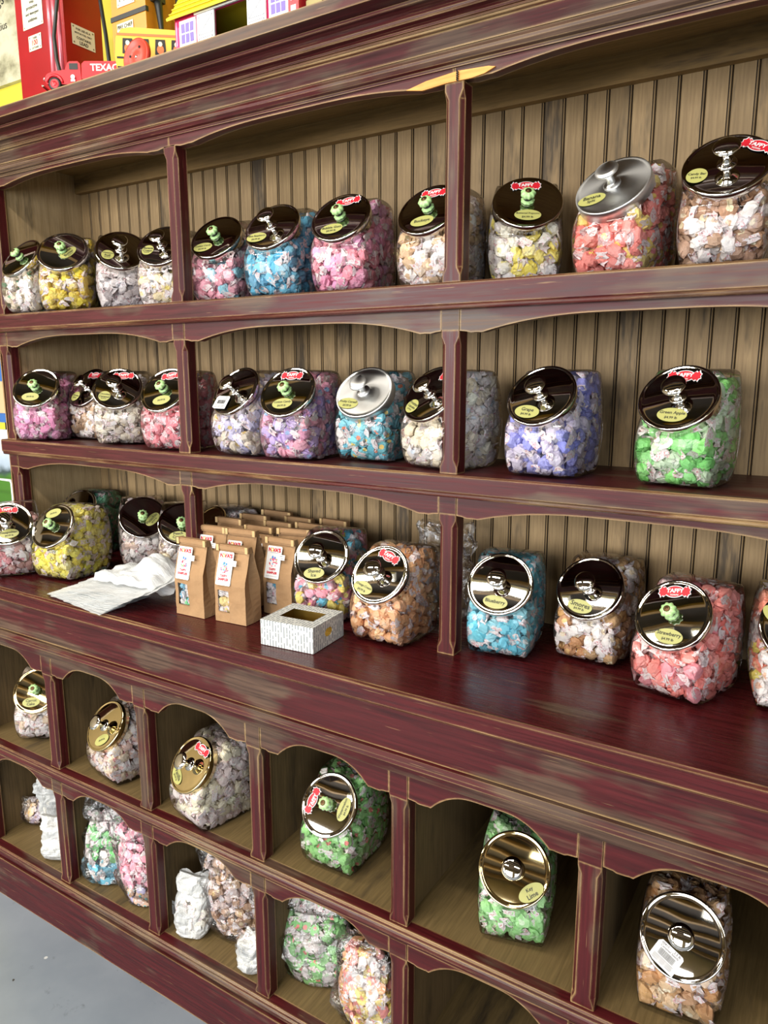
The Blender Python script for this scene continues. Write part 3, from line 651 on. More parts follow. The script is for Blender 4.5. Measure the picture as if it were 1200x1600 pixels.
Wt = (238, 230, 224)
JARS = {
 # id: x, y, yaw, z, lid, knob, palette, fill height, fill label words, label words
 '1a': (-1.893, .079, 2, Z1, 'c', 'green', [((232, 214, 184), (150, 214, 170)), ((236, 222, 196), (140, 210, 170)), (Wt, Wt)], .125, 'cream taffy with mint green centres', 'with mint-centred cream taffy at the left end of the top shelf'),
 '1b': (-1.743, .062, 36, Z1, 'c', 'green', [((250, 216, 50), (250, 224, 80)), ((250, 216, 50), (250, 224, 80)), ((250, 222, 70), (246, 222, 120))], .165, 'bright yellow taffy', 'of bright yellow taffy on the top shelf, second from the left end'),
 '1c': (-1.613, .121, 47, Z1, 'c', 'chrome', [((222, 212, 210), (234, 228, 226)), ((200, 186, 184), (230, 224, 222))], .13, 'greyish white taffy', 'of greyish white taffy on the top shelf beside the yellow taffy'),
 '1d': (-1.452, .144, 22, Z1, 'c', 'chrome', [((240, 222, 176), (244, 224, 120)), (Wt, (240, 214, 160))], .135, 'cream and pale yellow taffy', 'of cream taffy half hidden behind the second post of the top shelf'),
 '1e': (-1.250, .135, 11, Z1, 'c', 'green', [((244, 158, 176), (246, 190, 200)), ((244, 168, 184), (246, 200, 206)), ((128, 200, 216), (150, 214, 226))], .13, 'pink taffy with some light blue pieces', 'of pink and light blue taffy beside the second top shelf post'),
 '1f': (-1.059, .107, 8, Z1, 'c', 'chrome', [((84, 182, 216), (100, 194, 224)), ((70, 168, 206), (110, 200, 226)), ((90, 190, 220), (210, 230, 236))], .165, 'sky blue taffy', 'of sky blue taffy labelled Blue Raspberry on the top shelf'),
 '1g': (-.885, .109, 8, Z1, 'c', 'green', [((244, 150, 184), (246, 170, 198)), ((240, 160, 206), (244, 176, 214)), ((246, 140, 160), (246, 170, 184))], .17, 'bubblegum pink taffy', 'of pink taffy labelled Bubble Gum on the top shelf'),
 '1h': (-.698, .141, 1, Z1, 'c', 'green', [((214, 178, 136), (244, 222, 170)), ((226, 200, 170), (240, 214, 160)), (Wt, (214, 180, 140))], .16, 'tan and cream taffy', 'labelled Buckeye, behind the third top shelf post'),
 '1i': (-.544, .177, 24, Z1, 'c', 'green', [((246, 226, 90), (248, 232, 120)), ((246, 240, 220), (248, 236, 150)), (Wt, (240, 236, 226))], .15, 'yellow and white taffy', 'of yellow and white taffy right of the third top shelf post'),
 '1j': (-.346, .143, -10, Z1, 'b', 'brushed', [((246, 132, 120), (248, 214, 100)), ((248, 140, 128), (248, 150, 132)), ((246, 216, 110), (246, 140, 150))], .17, 'coral and yellow taffy', 'with a brushed steel lid labelled Banana Split on the top shelf'),
 '1k': (-.185, .110, 3, Z1, 'c', 'chrome', [((192, 146, 106), (246, 230, 196)), ((180, 132, 96), (240, 222, 180)), (Wt, (206, 170, 130))], .17, 'brown taffy with cream centres', 'of brown and cream taffy, rightmost on the top shelf'),
 '2a': (-1.893, .063, 29, Z2, 'c', 'green', [((242, 140, 190), (244, 170, 206)), ((240, 160, 204), (244, 180, 214))], .15, 'hot pink taffy', 'of hot pink taffy, leftmost on the middle shelf'),
 '2b': (-1.772, .163, 1, Z2, 'c', 'chrome', [((192, 154, 116), (226, 206, 184)), (Wt, (206, 176, 140))], .12, 'light brown and white taffy', 'of light brown taffy behind the cream taffy on the middle shelf'),
 '2c': (-1.619, .103, 35, Z2, 'c', 'chrome', [((238, 226, 204), (242, 234, 216)), ((230, 214, 196), (242, 220, 180))], .14, 'cream taffy', 'of cream taffy on the middle shelf left of the coral pink taffy'),
 '2d': (-1.380, .078, 10, Z2, 'c', 'green', [((246, 134, 146), (248, 170, 178)), ((246, 150, 160), (248, 190, 194))], .15, 'coral pink taffy', 'of coral pink taffy behind the second post of the middle shelf'),
 '2e': (-1.141, .081, -5, Z2, 'c', 'chrome', [((200, 194, 226), (234, 208, 130)), ((236, 220, 196), (232, 196, 110)), ((206, 200, 226), (222, 216, 232))], .145, 'lilac and yellow taffy', 'with a white barcode label on its lid on the middle shelf'),
 '2f': (-.999, .072, 7, Z2, 'c', 'green', [((244, 166, 198), (150, 190, 236)), ((196, 164, 222), (160, 190, 236)), ((246, 170, 190), (248, 200, 214)), ((190, 160, 220), (226, 160, 206))], .165, 'pink and lavender taffy with blue centres', 'of pink and lavender taffy labelled Cotton Candy on the middle shelf'),
 '2g': (-.845, .133, 5, Z2, 'b', 'brushed', [((98, 192, 212), (244, 130, 90)), ((110, 200, 210), (246, 210, 110)), (Wt, (100, 190, 212))], .17, 'teal taffy with orange centres', 'with a brushed steel lid and teal taffy on the middle shelf'),
 '2h': (-.649, .096, -15, Z2, 'c', 'chrome', [((242, 232, 210), (246, 238, 222)), ((236, 230, 226), (220, 230, 240)), ((240, 226, 196), (244, 234, 214))], .175, 'cream white taffy', 'of cream white taffy behind the third post of the middle shelf'),
 '2i': (-.443, .101, -6, Z2, 'c', 'chrome', [((146, 148, 226), (160, 162, 232)), ((136, 142, 228), (170, 172, 236)), ((214, 204, 226), (226, 220, 234))], .165, 'violet taffy', 'of violet taffy labelled Grape on the middle shelf'),
 '2j': (-.215, .105, -9, Z2, 'c', 'chrome', [((134, 222, 112), (150, 230, 130)), ((124, 214, 110), (160, 234, 140)), ((200, 226, 186), (226, 236, 214))], .165, 'apple green taffy', 'of light green taffy labelled Green Apple on the middle shelf'),
 '3a': (-1.893, -.079, 50, ZC, 'c', 'chrome', [((240, 150, 156), (246, 190, 190)), (Wt, (240, 170, 176)), ((206, 150, 140), (240, 210, 200))], .12, 'rose and white taffy', 'labelled Neapolitan at the left end of the worktop'),
 '3b': (-1.724, -.013, 9, ZC, 'c', 'green', [((248, 232, 84), (250, 238, 120)), ((250, 234, 92), (248, 242, 160)), ((248, 230, 70), (250, 238, 120)), ((246, 236, 150), (250, 244, 190))], .18, 'lemon yellow taffy', 'of lemon yellow taffy on the worktop behind the flat plastic bags'),
 '3c': (-1.893, .177, 12, ZC, 'c', 'chrome', [((104, 196, 156), (130, 212, 176)), ((120, 204, 166), (220, 236, 226))], .18, 'mint green taffy', 'of mint green taffy in the back left corner of the worktop'),
 '3d': (-1.658, .169, 50, ZC, 'c', 'green', [((236, 206, 190), (242, 224, 196)), (Wt, (240, 190, 196))], .15, 'pale pink and cream taffy', 'of pale pink taffy on the worktop, right of the lemon yellow taffy'),
 '3e': (-1.487, .165, 42, ZC, 'c', 'green', [((240, 226, 190), (246, 236, 200)), (Wt, (240, 216, 200))], .13, 'pale cream taffy', 'of pale cream taffy on the worktop behind the second post'),
 '3f': (-1.345, .184, -14, ZC, 'w', 'chrome', [((226, 218, 230), (236, 230, 232)), (Wt, (244, 236, 210))], .175, 'whitish lilac taffy', 'of whitish taffy on the worktop behind the kraft paper bags'),
 '3g': (-.943, .097, 12, ZC, 'c', 'chrome', [((88, 190, 220), (246, 220, 110)), ((244, 150, 166), (246, 226, 110)), ((246, 226, 110), (110, 196, 222)), ((240, 170, 190), (90, 190, 220))], .165, 'blue, pink and yellow taffy', 'labelled Shaved Ice behind the small white box on the worktop'),
 '3h': (-.743, .042, -2, ZC, 'c', 'chrome', [((250, 190, 134), (252, 214, 172)), ((248, 180, 120), (252, 206, 156))], .165, 'pale orange taffy', 'of pale orange taffy on the worktop left of the third post'),
 '3i': (-.526, .104, 8, ZC, 'c', 'chrome', [((104, 204, 222), (130, 214, 228)), ((94, 196, 218), (150, 222, 232)), ((120, 206, 222), (226, 236, 238))], .182, 'aqua blue taffy', 'of aqua taffy labelled Blueberry on the worktop right of the third post'),
 '3j': (-.359, .165, -6, ZC, 'c', 'chrome', [((214, 164, 96), (244, 226, 180)), ((190, 134, 84), (236, 190, 120)), (Wt, (240, 222, 190))], .165, 'caramel brown and cream taffy', 'of caramel brown taffy on the worktop between the aqua and coral ones'),
 '3k': (-.186, .083, -18, ZC, 'c', 'green', [((248, 130, 118), (250, 150, 138)), ((246, 140, 132), (250, 160, 150)), ((244, 150, 160), (248, 180, 186))], .175, 'coral red strawberry taffy', 'of coral red taffy labelled Strawberry on the worktop'),
 '3l': (-.030, .126, 9, ZC, 'c', 'green', [((246, 226, 80), (248, 236, 120)), ((248, 140, 110), (250, 180, 140)), (Wt, (240, 190, 160))], .175, 'yellow and coral taffy', 'cut off at the right edge of the photo on the worktop'),
 'A0': (-1.841, -.051, 32, ZA, 'w', 'green', [((240, 214, 180), (246, 200, 170)), (Wt, (240, 200, 196))], .135, 'cream and blush taffy', 'labelled Carrot Cake in the leftmost upper pigeonhole'),
 'A1': (-1.464, -.075, -9, ZA, 'w', 'chrome', [((244, 222, 190), (246, 170, 170)), (Wt, (244, 200, 190)), ((244, 206, 190), (250, 180, 176))], .145, 'cream taffy with pink swirls', 'with a gold-toned lid in the second upper pigeonhole'),
 'A2': (-1.144, -.094, -12, ZA, 'w', 'chrome', [((246, 236, 206), (248, 240, 218)), ((246, 226, 220), (246, 236, 226))], .175, 'vanilla cream taffy', 'labelled Vanilla with a gold-toned lid in the third upper pigeonhole'),
 'A3': (-.806, -.056, 1, ZA, 'c', 'green', [((142, 210, 116), (246, 130, 120)), ((150, 214, 124), (248, 140, 126)), ((140, 206, 116), (170, 220, 140))], .182, 'green taffy with pink centres', 'of green taffy with pink centres in the fourth upper pigeonhole'),
 'A4': (-.428, -.044, 14, ZA, 'w', 'chrome', [((150, 218, 130), (190, 234, 170)), ((160, 222, 140), (206, 238, 190))], .182, 'pale green swirled taffy', 'labelled Key Lime in the fifth upper pigeonhole'),
 'A5': (-.137, -.053, 4, ZA, 'c', 'chrome', [((208, 158, 92), (240, 222, 180)), ((214, 178, 130), (240, 224, 190)), ((196, 140, 80), (220, 170, 100))], .185, 'caramel taffy', 'with a barcode label on its lid in the sixth upper pigeonhole'),
}
LBL = {  # id: list of stickers
 '1b': [('f', .25, -.1, 50, ['Peanut', 'Butter'])], '1c': [('f', -.5, -.3, -8, ['Cinnamon', 'Roll'], 1)], '1d': [('f', -.5, -.25, -5, ['Banana', 'Cream'], 1)],
 '1e': [('f', -.35, -.5, 5, ['Cotton Candy'])], '1f': [('f', -.4, -.5, 2, ['Blue Raspberry'])], '1g': [('l', .1, .62, 10), ('f', -.15, -.52, 5, ['Bubble Gum'])],
 '1h': [('l', 0, .62, 0), ('f', -.05, -.5, 5, ['Buckeye'], 0, 0)], '1i': [('l', -.05, .6, 0), ('f', 0, -.55, -4, ['Buttered Popcorn'])], '1j': [('f', -.42, -.45, 8, ['Banana', 'Split'], 0, 0)],
 '1k': [('l', .62, .45, -30), ('f', -.62, -.3, -5, ['Candy Bar'], 1)],
 '2a': [('f', -.1, -.5, 0, [])], '2b': [('l', .2, .6, 0), ('f', -.35, -.5, -8, ['Chocolate'], 1)], '2c': [('l', .2, .6, 0), ('f', -.45, -.4, -8, ['Chocolate', 'Caramel'], 1)],
 '2d': [('l', .1, .6, 10), ('f', .1, -.5, 10, [])], '2e': [('b', -.3, -.55, 0, [('1.5 lb', .008, .008), ('Banana Cheesecake', .03, 0)])],
 '2f': [('l', .0, .62, 0), ('f', 0, -.5, 5, ['Cotton Candy'])], '2g': [('f', -.42, -.48, -4, ['Fruity Cereal!'])], '2h': [('l', .5, .5, -20), ('f', -.45, -.5, -22, ['Frosted', 'Cupcake'], 1)],
 '2i': [('f', -.22, -.58, -6, ['Grape'])], '2j': [('l', 0, .62, 0), ('f', 0, -.56, -3, ['Green Apple'])],
 '3a': [('l', 0, .6, 0), ('f', .1, -.5, 5, ['Neapolitan'])], '3b': [('f', -.2, .55, 20, [])], '3d': [('f', .4, -.15, 48, ['Pistachio'])], '3e': [('f', -.15, -.55, 3, ['Peach', 'Cream'])],
 '3g': [('f', -.08, -.66, 6, ['Shaved', 'Ice'], 0, 0)], '3h': [('l', .15, .62, -18), ('f', -.38, -.54, -14, ['Orange Cream'])], '3i': [('f', -.02, -.6, -4, ['Blueberry'], 0, 0)],
 '3j': [('f', -.1, -.62, -6, ['Smores'])], '3k': [('l', -.16, .62, 14), ('f', .14, -.6, 4, ['Strawberry'])], '3l': [('f', -.6, .2, -40, [])],
 'A0': [('f', -.1, -.52, 4, ['Carrot', 'Cake'], 0, 0)], 'A1': [('f', .3, -.5, 36, [])], 'A2': [('l', .25, .62, -5), ('f', -.35, -.55, -28, ['Vanilla'])],
 'A3': [('l', -.6, -.05, 82), ('f', .6, .02, 84, ['Watermelon'])], 'A4': [('f', .52, -.5, 38, ['Key', 'Lime'], 0, 0)],
 'A5': [('b', -.30, -.55, -28, [('00415      2.5 lb', .032, 0), ('Caramel Swirls', .03, 0)])],
}
nrm = []
for i in range(len(PR)):
    a, b = PR[i], PR[(i + 1) % len(PR)]; e = b - a; nn = np.array([e[1], -e[0]]); nn = nn / np.linalg.norm(nn)
    if nn @ (PC - a) > 0: nn = -nn
    nrm.append((a, nn))
NA = np.array([a for a, _ in nrm]); NN = np.array([n for _, n in nrm])
def wall_depth(S):
    yz = S[:, 1:]; d = (-((yz[:, None, :] - NA[None]) * NN[None]).sum(-1)).min(1)       # inside distance to profile
    rho = np.clip(1 - d / .085, 0, 1)
    side = JW + JB * (1 - rho ** 2.2) - np.abs(S[:, 0])
    return d, side
def jar_clamp(S):
    S = S.copy()
    for _ in range(3):
        dd = -((S[:, None, 1:] - NA[None]) * NN[None]).sum(-1); i = dd.argmin(1); d = dd[np.arange(len(S)), i]
        push = np.clip(.0022 - d, 0, None); S[:, 1:] -= NN[i] * push[:, None]
    d = np.clip(d, .0022, None); rho = np.clip(1 - d / .085, 0, 1); lim = JW + JB * (1 - rho ** 2.2) - .0022
    S[:, 0] = np.clip(S[:, 0], -lim, lim); return S
for ji, (key, (x, y, yaw, z, lid, knob, pal, fh, words, where)) in enumerate(JARS.items()):
    root = empty('candy_jar', (x, y, z + .0006), R(yaw), 'clear slant-front jar ' + where, 'jar', 'clear slant-front candy jars')
    o = bpy.data.objects.new('jar_body', JME); COL.objects.link(o); o.parent = root
    mat = {'c': CHROME, 'w': CHROME_REFL, 'b': BRUSH}[lid]
    L = bpy.data.objects.new('lid', lid_mesh(mat)); COL.objects.link(L); L.parent = root
    kn = bpy.data.objects.new('knob', KNOB[knob]); COL.objects.link(kn); kn.parent = L
    if knob == 'green': kn['label'] = 'mint green fluted ceramic knob'
    for s_ in LBL.get(key, []):
        if s_[0] == 'l': logo(L, s_[1], s_[2], s_[3])
        elif s_[0] == 'f': flavour(L, s_[1], s_[2], s_[3], s_[4], len(s_) > 5 and s_[5], not (len(s_) > 6) )
        else: barcode(L, s_[1], s_[2], s_[3], s_[4])
    r_ = np.random.RandomState(100 + ji)
    tilt = r_.randn() * .08
    def samp(n):
        S = np.stack([r_.uniform(-.072, .072, n), r_.uniform(-.095, .09, n), r_.uniform(.008, .185, n)], -1); return S
    def ok(S):
        d, sd = wall_depth(S); m = np.minimum(d, sd)
        top = fh + .03 * (S[:, 1] - 0) / .08 * 1.0 + tilt * S[:, 0]
        return (m > .0118) & (S[:, 2] < top) & ((m < .036) | (S[:, 2] > top - .04))
    def ok1(S):
        d, sd = wall_depth(S); m = np.minimum(d, sd); return ok(S) & (m < .0155)
    S = samp(26000); S1 = S[ok1(S)]; S2 = samp(9000); S2 = S2[ok(S2)]; S = np.concatenate([S1[:2200], S2])
    arr = np.empty((len(S), 3)); n = 0
    for p in S:
        if n and (((arr[:n] - p) ** 2).sum(1).min() < .0188 ** 2): continue
        arr[n] = p; n += 1
    pts = arr[:n].copy(); d, sd = wall_depth(pts); m = np.minimum(d, sd)
    M = Matrix.Translation((x, y, z)) @ Matrix.Rotation(R(yaw), 4, 'Z')
    cl = M.inverted() @ CAM; cd = np.array(cl) - pts; cd /= np.linalg.norm(cd, axis=1)[:, None]
    # facing the camera: front wall or right side wall, and not under the lid
    nd = (-((pts[:, None, 1:] - NA[None]) * NN[None]).sum(-1)); fi = nd.argmin(1); fn = NN[fi]
    face_f = (d < .017) & ((fn * cd[:, 1:]).sum(1) > .25); face_s = (sd < .017) & (np.sign(pts[:, 0]) * cd[:, 0] > .25)
    e = ((pts[:, 1:] - LM) * LE).sum(1); dn = ((pts[:, 1:] - LM) * LN).sum(1)
    under = (np.hypot(pts[:, 0], e) < JRL * .98) & (dn > -.05)
    low = (z > 1.6) & (pts[:, 2] < .03)
    keep = (face_f | face_s) & ~under & ~low
    add_fill(pts, keep, M, pal, words + ' piled loose inside the jar ' + where.replace('of ' + words, '').strip(), 'wrapped ' + words + ' piece in the jar on the ' + {Z1: 'top shelf', Z2: 'middle shelf', ZC: 'worktop', ZA: 'upper pigeonhole row'}[z], words + ' pieces in the jar', 1.0, 500 + ji, jar_clamp)

# ------------------------------------------------------------------ plastic candy bags in the lower pigeonholes
FILM = glass_mat('crinkled_film', (.80, .80, .82, 1), .05, .12, .006, 70, .9)
def wfilm():
    t = NT('white_film'); p = t.pos(); return t.pbr(t.ramp(t.noise(p, 60, 4), [(.3, rgba(196, 198, 196)), (.7, rgba(222, 222, 218))]), .25, bump=t.noise(t.pos((1, 1, .5)), 85, 4, .6), bs=.8, bd=.006, Alpha=.84)
WFILM = wfilm()
def pouch(name, loc, size, rz, lean, mat, parent, seed, flat=.5, n=36, m=24):
    """crumpled pillow bag: size w,d,h standing on its base, pinched at the top"""
    V = []; F = []; r_ = random.Random(seed); w_, d_, h_ = size
    for j in range(m + 1):
        t_ = j / m
        prof = (math.sin(math.pi * min(1, t_ * 1.05 + .12)) ** .45) if t_ < .75 else max(.12, 1 - (t_ - .70) * 2.2)
        if t_ == 0: prof = .45
        wprof = prof if t_ < .55 else max(.82 + .1 * math.sin(seed), prof)
        for k in range(n):
            a = 2 * math.pi * k / n
            x = math.copysign(abs(math.cos(a)) ** .7, math.cos(a)) * w_ / 2 * wprof; y = math.copysign(abs(math.sin(a)) ** .8, math.sin(a)) * d_ / 2 * prof
            p = Vector((x, y, t_ * h_))
            q = mnoise.noise(Vector((x * 26 + seed * 7, y * 26, t_ * h_ * 26))) * .018 + abs(mnoise.noise(Vector((x * 70, y * 70 + seed, t_ * h_ * 55)))) * .010 - .004
            k_ = Vector((x, y, 0)); k_ = k_.normalized() if k_.length > 1e-6 else k_
            p += k_ * q; p.x += lean[0] * t_ ** 1.3; p.y += lean[1] * t_ ** 1.3; p.z = max(p.z + (0 if j == 0 else q * .6), 0)
            V.append(p)
    for j in range(m):
        for k in range(n): a, b = j * n + k, j * n + (k + 1) % n; F.append((a, b, b + n, a + n))
    F.append(tuple(range(n))[::-1]); F.append(tuple(range(m * n, m * n + n)))
    o = mk(name, V, F, mat, parent, smooth=False); return o
def candy_bag(loc, size, rz, lean, pals, label, seed, words, film=True, ink=True, film_mat=None, fill=.75, tsc=.92):
    root = empty('candy_bag', loc, R(rz), label, 'bag', 'plastic bags of loose taffy')
    fm = film_mat or FILM
    pouch('plastic_film', loc, size, rz, lean, fm, root, seed)
    r_ = np.random.RandomState(seed); w_, d_, h_ = size
    if pals:
        def ell(S):
            t_ = S[:, 2] / h_
            pr = np.where(t_ < .75, np.sin(np.pi * np.clip(t_ * 1.05 + .12, 0, 1)) ** .45, np.clip(1 - (t_ - .7) * 2.2, .12, 1))
            cx_ = S[:, 0] - lean[0] * np.clip(t_, 0, 1) ** 1.3; cy_ = S[:, 1] - lean[1] * np.clip(t_, 0, 1) ** 1.3
            return (np.abs(cx_) / (w_ / 2 * pr + 1e-6)) ** 2.2 + (np.abs(cy_) / (d_ / 2 * pr + 1e-6)) ** 2.2
        def bag_clamp(S):
            S = S.copy(); S[:, 2] = np.clip(S[:, 2], .003, h_ * .93); q = ell(S) ** .5; k = np.where(q > .86, .86 / np.maximum(q, 1e-6), 1)
            t_ = np.clip(S[:, 2] / h_, 0, 1) ** 1.3; S[:, 0] = (S[:, 0] - lean[0] * t_) * k + lean[0] * t_; S[:, 1] = (S[:, 1] - lean[1] * t_) * k + lean[1] * t_; return S
        S = np.stack([r_.uniform(-w_ / 2 + min(0, lean[0]), w_ / 2 + max(0, lean[0]), 14000), r_.uniform(-d_ / 2 + min(0, lean[1]), d_ / 2 + max(0, lean[1]), 14000), r_.uniform(.011, h_ * fill, 14000)], -1)
        q = ell(S); S = S[(q < .62)]; q = ell(S); S = np.concatenate([S[q > .38], S])
        arr = np.empty((len(S), 3)); n = 0
        for p in S:
            if n and (((arr[:n] - p) ** 2).sum(1).min() < .0180 ** 2): continue
            arr[n] = p; n += 1
        pts = arr[:n]
        M = Matrix.Translation(loc) @ Matrix.Rotation(R(rz), 4, 'Z')
        for zi, (f0, f1, pal, wd) in enumerate(pals):
            s_ = (pts[:, 2] / h_ >= f0) & (pts[:, 2] / h_ < f1)
            if s_.sum(): add_fill(pts[s_], np.zeros(s_.sum(), bool), M, pal, wd, '', '', tsc, seed * 3 + zi, bag_clamp)
    return root
ZBF = ZB + .0008
G1 = [((132, 222, 130), (150, 230, 150)), ((120, 214, 120), (170, 236, 160)), (Wt, (220, 236, 214))]
B1_ = [((110, 196, 222), (140, 210, 228)), (Wt, (130, 200, 220))]
PK = [((246, 160, 180), (248, 180, 194)), ((244, 150, 170), (248, 190, 200))]
YL = [((246, 222, 96), (248, 234, 130))]
CRM = [((246, 214, 170), (240, 190, 120)), ((226, 206, 226), (240, 200, 190))]
candy_bag((-1.945, -.055, ZBF), (.080, .06, .085), 30, (-.005, 0), [(0, 1, CRM, 'cream and lilac taffy inside the small clear bag of the leftmost lower pigeonhole')], 'small clear bag of cream taffy left of the white bags in the lower pigeonhole', 21, 'cream')
wb1 = candy_bag((-1.868, -.040, ZBF), (.105, .06, .165), 38, (-.01, .0), [(0, 1, [((244, 240, 226), (248, 244, 230)), ((236, 228, 220), (246, 240, 226))], 'white taffy inside the tall white printed bag')], 'tall white printed plastic bag standing in the leftmost lower pigeonhole', 22, '', film_mat=WFILM)
wb2 = candy_bag((-1.735, -.112, ZBF), (.120, .075, .120), 30, (-.01, .01), [(0, 1, [((244, 240, 226), (248, 244, 230)), ((236, 228, 220), (246, 240, 226))], 'white taffy inside the crumpled white bag')], 'crumpled white plastic bag lying low against the leftmost lower pigeonhole post', 23, '', film_mat=WFILM)
candy_bag((-1.540, -.112, ZBF), (.135, .075, .235), 34, (-.012, .05), [(.0, .30, B1_, 'light blue taffy at the bottom of the green taffy bag'), (.30, 1, G1, 'light green taffy in the clear bag of the second lower pigeonhole')], 'clear bag of light green taffy with blue pieces below, second lower pigeonhole', 24, '')
candy_bag((-1.462, -.058, ZBF), (.06, .055, .11), 10, (0, 0), [(0, 1, YL, 'yellow taffy showing between the green and pink taffy bags')], 'small clear bag of yellow taffy between green and pink taffy bags', 25, '')
candy_bag((-1.392, -.118, ZBF), (.125, .075, .235), 18, (-.055, .03), [(.0, .25, [((236, 190, 160), (110, 200, 200)), ((200, 190, 230), (246, 210, 130))], 'mixed coloured taffy at the bottom of the pink taffy bag'), (.25, 1, PK, 'pink taffy in the clear bag of the second lower pigeonhole')], 'clear bag of pink taffy in the second lower pigeonhole', 26, '', fill=.84)
TN = [((200, 160, 120), (226, 196, 140)), ((222, 196, 186), (196, 150, 104)), ((190, 146, 112), (238, 214, 170))]
candy_bag((-1.100, -.070, ZBF), (.175, .085, .225), 22, (-.055, .03), [(0, 1, TN, 'brown and cream taffy in the clear bag of the third lower pigeonhole')], 'clear bag of brown and cream taffy in the third lower pigeonhole', 27, '', fill=.88)
wb3 = candy_bag((-1.212, -.130, ZBF), (.105, .055, .150), 8, (-.005, .02), [(0, 1, [((244, 240, 226), (248, 244, 230)), ((236, 228, 220), (246, 240, 226))], 'white taffy inside the white printed bag of the third lower pigeonhole')], 'white printed plastic bag left of the brown taffy in the third lower pigeonhole', 28, '', film_mat=WFILM)
wb4 = candy_bag((-1.020, -.135, ZBF), (.075, .05, .105), 0, (.01, .0), [(0, 1, [((244, 240, 226), (248, 244, 230)), ((236, 228, 220), (246, 240, 226))], 'white taffy inside the small white bag beside the brown taffy')], 'white plastic bag right of the brown taffy in the third lower pigeonhole', 29, '', film_mat=WFILM)
GW = [((134, 208, 120), (248, 140, 130)), ((150, 216, 130), (160, 220, 140)), (Wt, (200, 220, 190))]
candy_bag((-.872, -.075, ZBF), (.195, .09, .225), 20, (-.015, .04), [(0, 1, GW, 'green taffy with pink centres in the clear bag of the fourth lower pigeonhole')], 'clear bag of green taffy with pink centres in the fourth lower pigeonhole', 30, '', fill=.88, tsc=1)
OY = [((248, 170, 110), (248, 216, 110)), ((246, 220, 110), (248, 150, 120)), ((246, 150, 140), (248, 200, 130)), (Wt, (246, 190, 160))]
candy_bag((-.712, -.118, ZBF), (.155, .085, .185), 2, (-.02, .02), [(0, 1, OY, 'orange, yellow and coral taffy in the clear bag of the fourth lower pigeonhole')], 'clear bag of orange and yellow taffy in the fourth lower pigeonhole', 31, '', fill=.92, tsc=1)
def bag_print(root, w_, z0, z1, y, x0=0):
    p = Print((x0, y, 0), (1, 0, 0), (0, 0, 1), (0, -1, 0)); r_ = random.Random(5)
    zz = z1
    x = -w_ * .3
    while x < w_ * .25: p.rect(x, x + .0008, z1, z1 + .009, 0, 0); x += r_.choice((.0014, .002, .0026))
    while zz > z0:
        zz -= .0032; x = -w_ * .32
        while x < w_ * .3:
            l_ = r_.uniform(.003, .008); p.rect(x, x + l_, zz - .0009, zz, 0, 0); x += l_ + .0016
    p.build('printed_text', [GREYP], root)
bag_print(wb1, .085, .062, .095, -.036); bag_print(wb3, .085, .075, .098, -.034); bag_print(wb4, .05, .06, .072, -.031)
# crumpled clear bag behind the third post
root = empty('plastic_bag', (-.715, .2, ZC + .001), R(12), 'empty crumpled clear plastic bag bunched up behind the third post', 'bag')
pouch('plastic_film', None, (.16, .09, .215), 0, (0, 0), FILM, root, 41, n=26, m=18)

# ------------------------------------------------------------------ fan of flat plastic bags on the worktop
SHEET = NT('frosted_film'); _c = SHEET.mix(SHEET.noise(SHEET.pos(), 30, 3), rgba(238, 244, 248), rgba(254, 254, 250))
SHEET.pbr(_c, .22, bump=SHEET.noise(SHEET.pos((.7, 3.2, 1)), 30, 5, .7), bs=.8, bd=.005, Alpha=.74); SHEET = SHEET.m
for k in range(12):
    rz = R(-4 + k * 1.3); w_, d_ = .250, .160; nx, ny = 16, 9; V = []; F = []
    for j in range(ny + 1):
        for i in range(nx + 1):
            a, b = i / nx, j / ny
            q = Vector((a * w_, b * d_ - .02 * a, 0)); q.x += .03 * (b - .5) * -1
            z_ = .0016 + k * .0019 + .0022 * (mnoise.noise(Vector((a * 5 + 2, b * 7, 0))) + .4) * (k + 1) / 6
            z_ = max(z_, .0014 + k * .0017) + (.018 * (k / 11) * max(0, a - .55) ** 2 * 8) + .02 * max(0, b - .6) ** 1.5 * (k / 11)
            edge = .010 * mnoise.noise(Vector((a * 12, b * 12, k * 3.1))) + (.016 * mnoise.noise(Vector((.5, .2, k * 1.7 + .3))))
            V.append((q.x + edge, q.y + edge * .6, z_))
    for j in range(ny):
        for i in range(nx): a = j * (nx + 1) + i; F.append((a, a + 1, a + nx + 2, a + nx + 1))
    o = mk('plastic_bag', V, F, SHEET, None, smooth=True); o.location = (-1.632 + .0085 * k, -.172 + .0012 * k, ZC + .0005); o.rotation_euler = (0, 0, rz)
    tag(o, 'flat frosted plastic bag in the fanned pile on the worktop', 'bag', 'flat plastic bags in the fanned pile')
V = []; F = []; nx, ny = 26, 18
for j in range(ny + 1):
    for i in range(nx + 1):
        a, b = i / nx, j / ny
        q = mnoise.noise(Vector((a * 6, b * 6, 4))) * .014 + mnoise.noise(Vector((a * 15, b * 15, 9))) * .006
        z_ = .026 + .050 * math.exp(-((a - .52) / .22) ** 2 - ((b - .62) / .3) ** 2) - .020 * max(0, a - .72) / .28 + q
        if a > .9 or b < .05: z_ = min(z_, .012 + .01 * abs(q) * 50)
        V.append((a * .235 + .008 * mnoise.noise(Vector((b * 8, a, 1))), b * .135 + .01 * mnoise.noise(Vector((a * 8, b, 2))), max(z_, .003)))
for j in range(ny):
    for i in range(nx): a = j * (nx + 1) + i; F.append((a, a + 1, a + nx + 2, a + nx + 1))
o = mk('plastic_bag', V, F, SHEET, None, smooth=True); o.location = (-1.53, -.098, ZC + .02); o.rotation_euler = (0, 0, R(5))
tag(o, 'crumpled frosted plastic bag bunched on top of the fanned pile', 'bag')

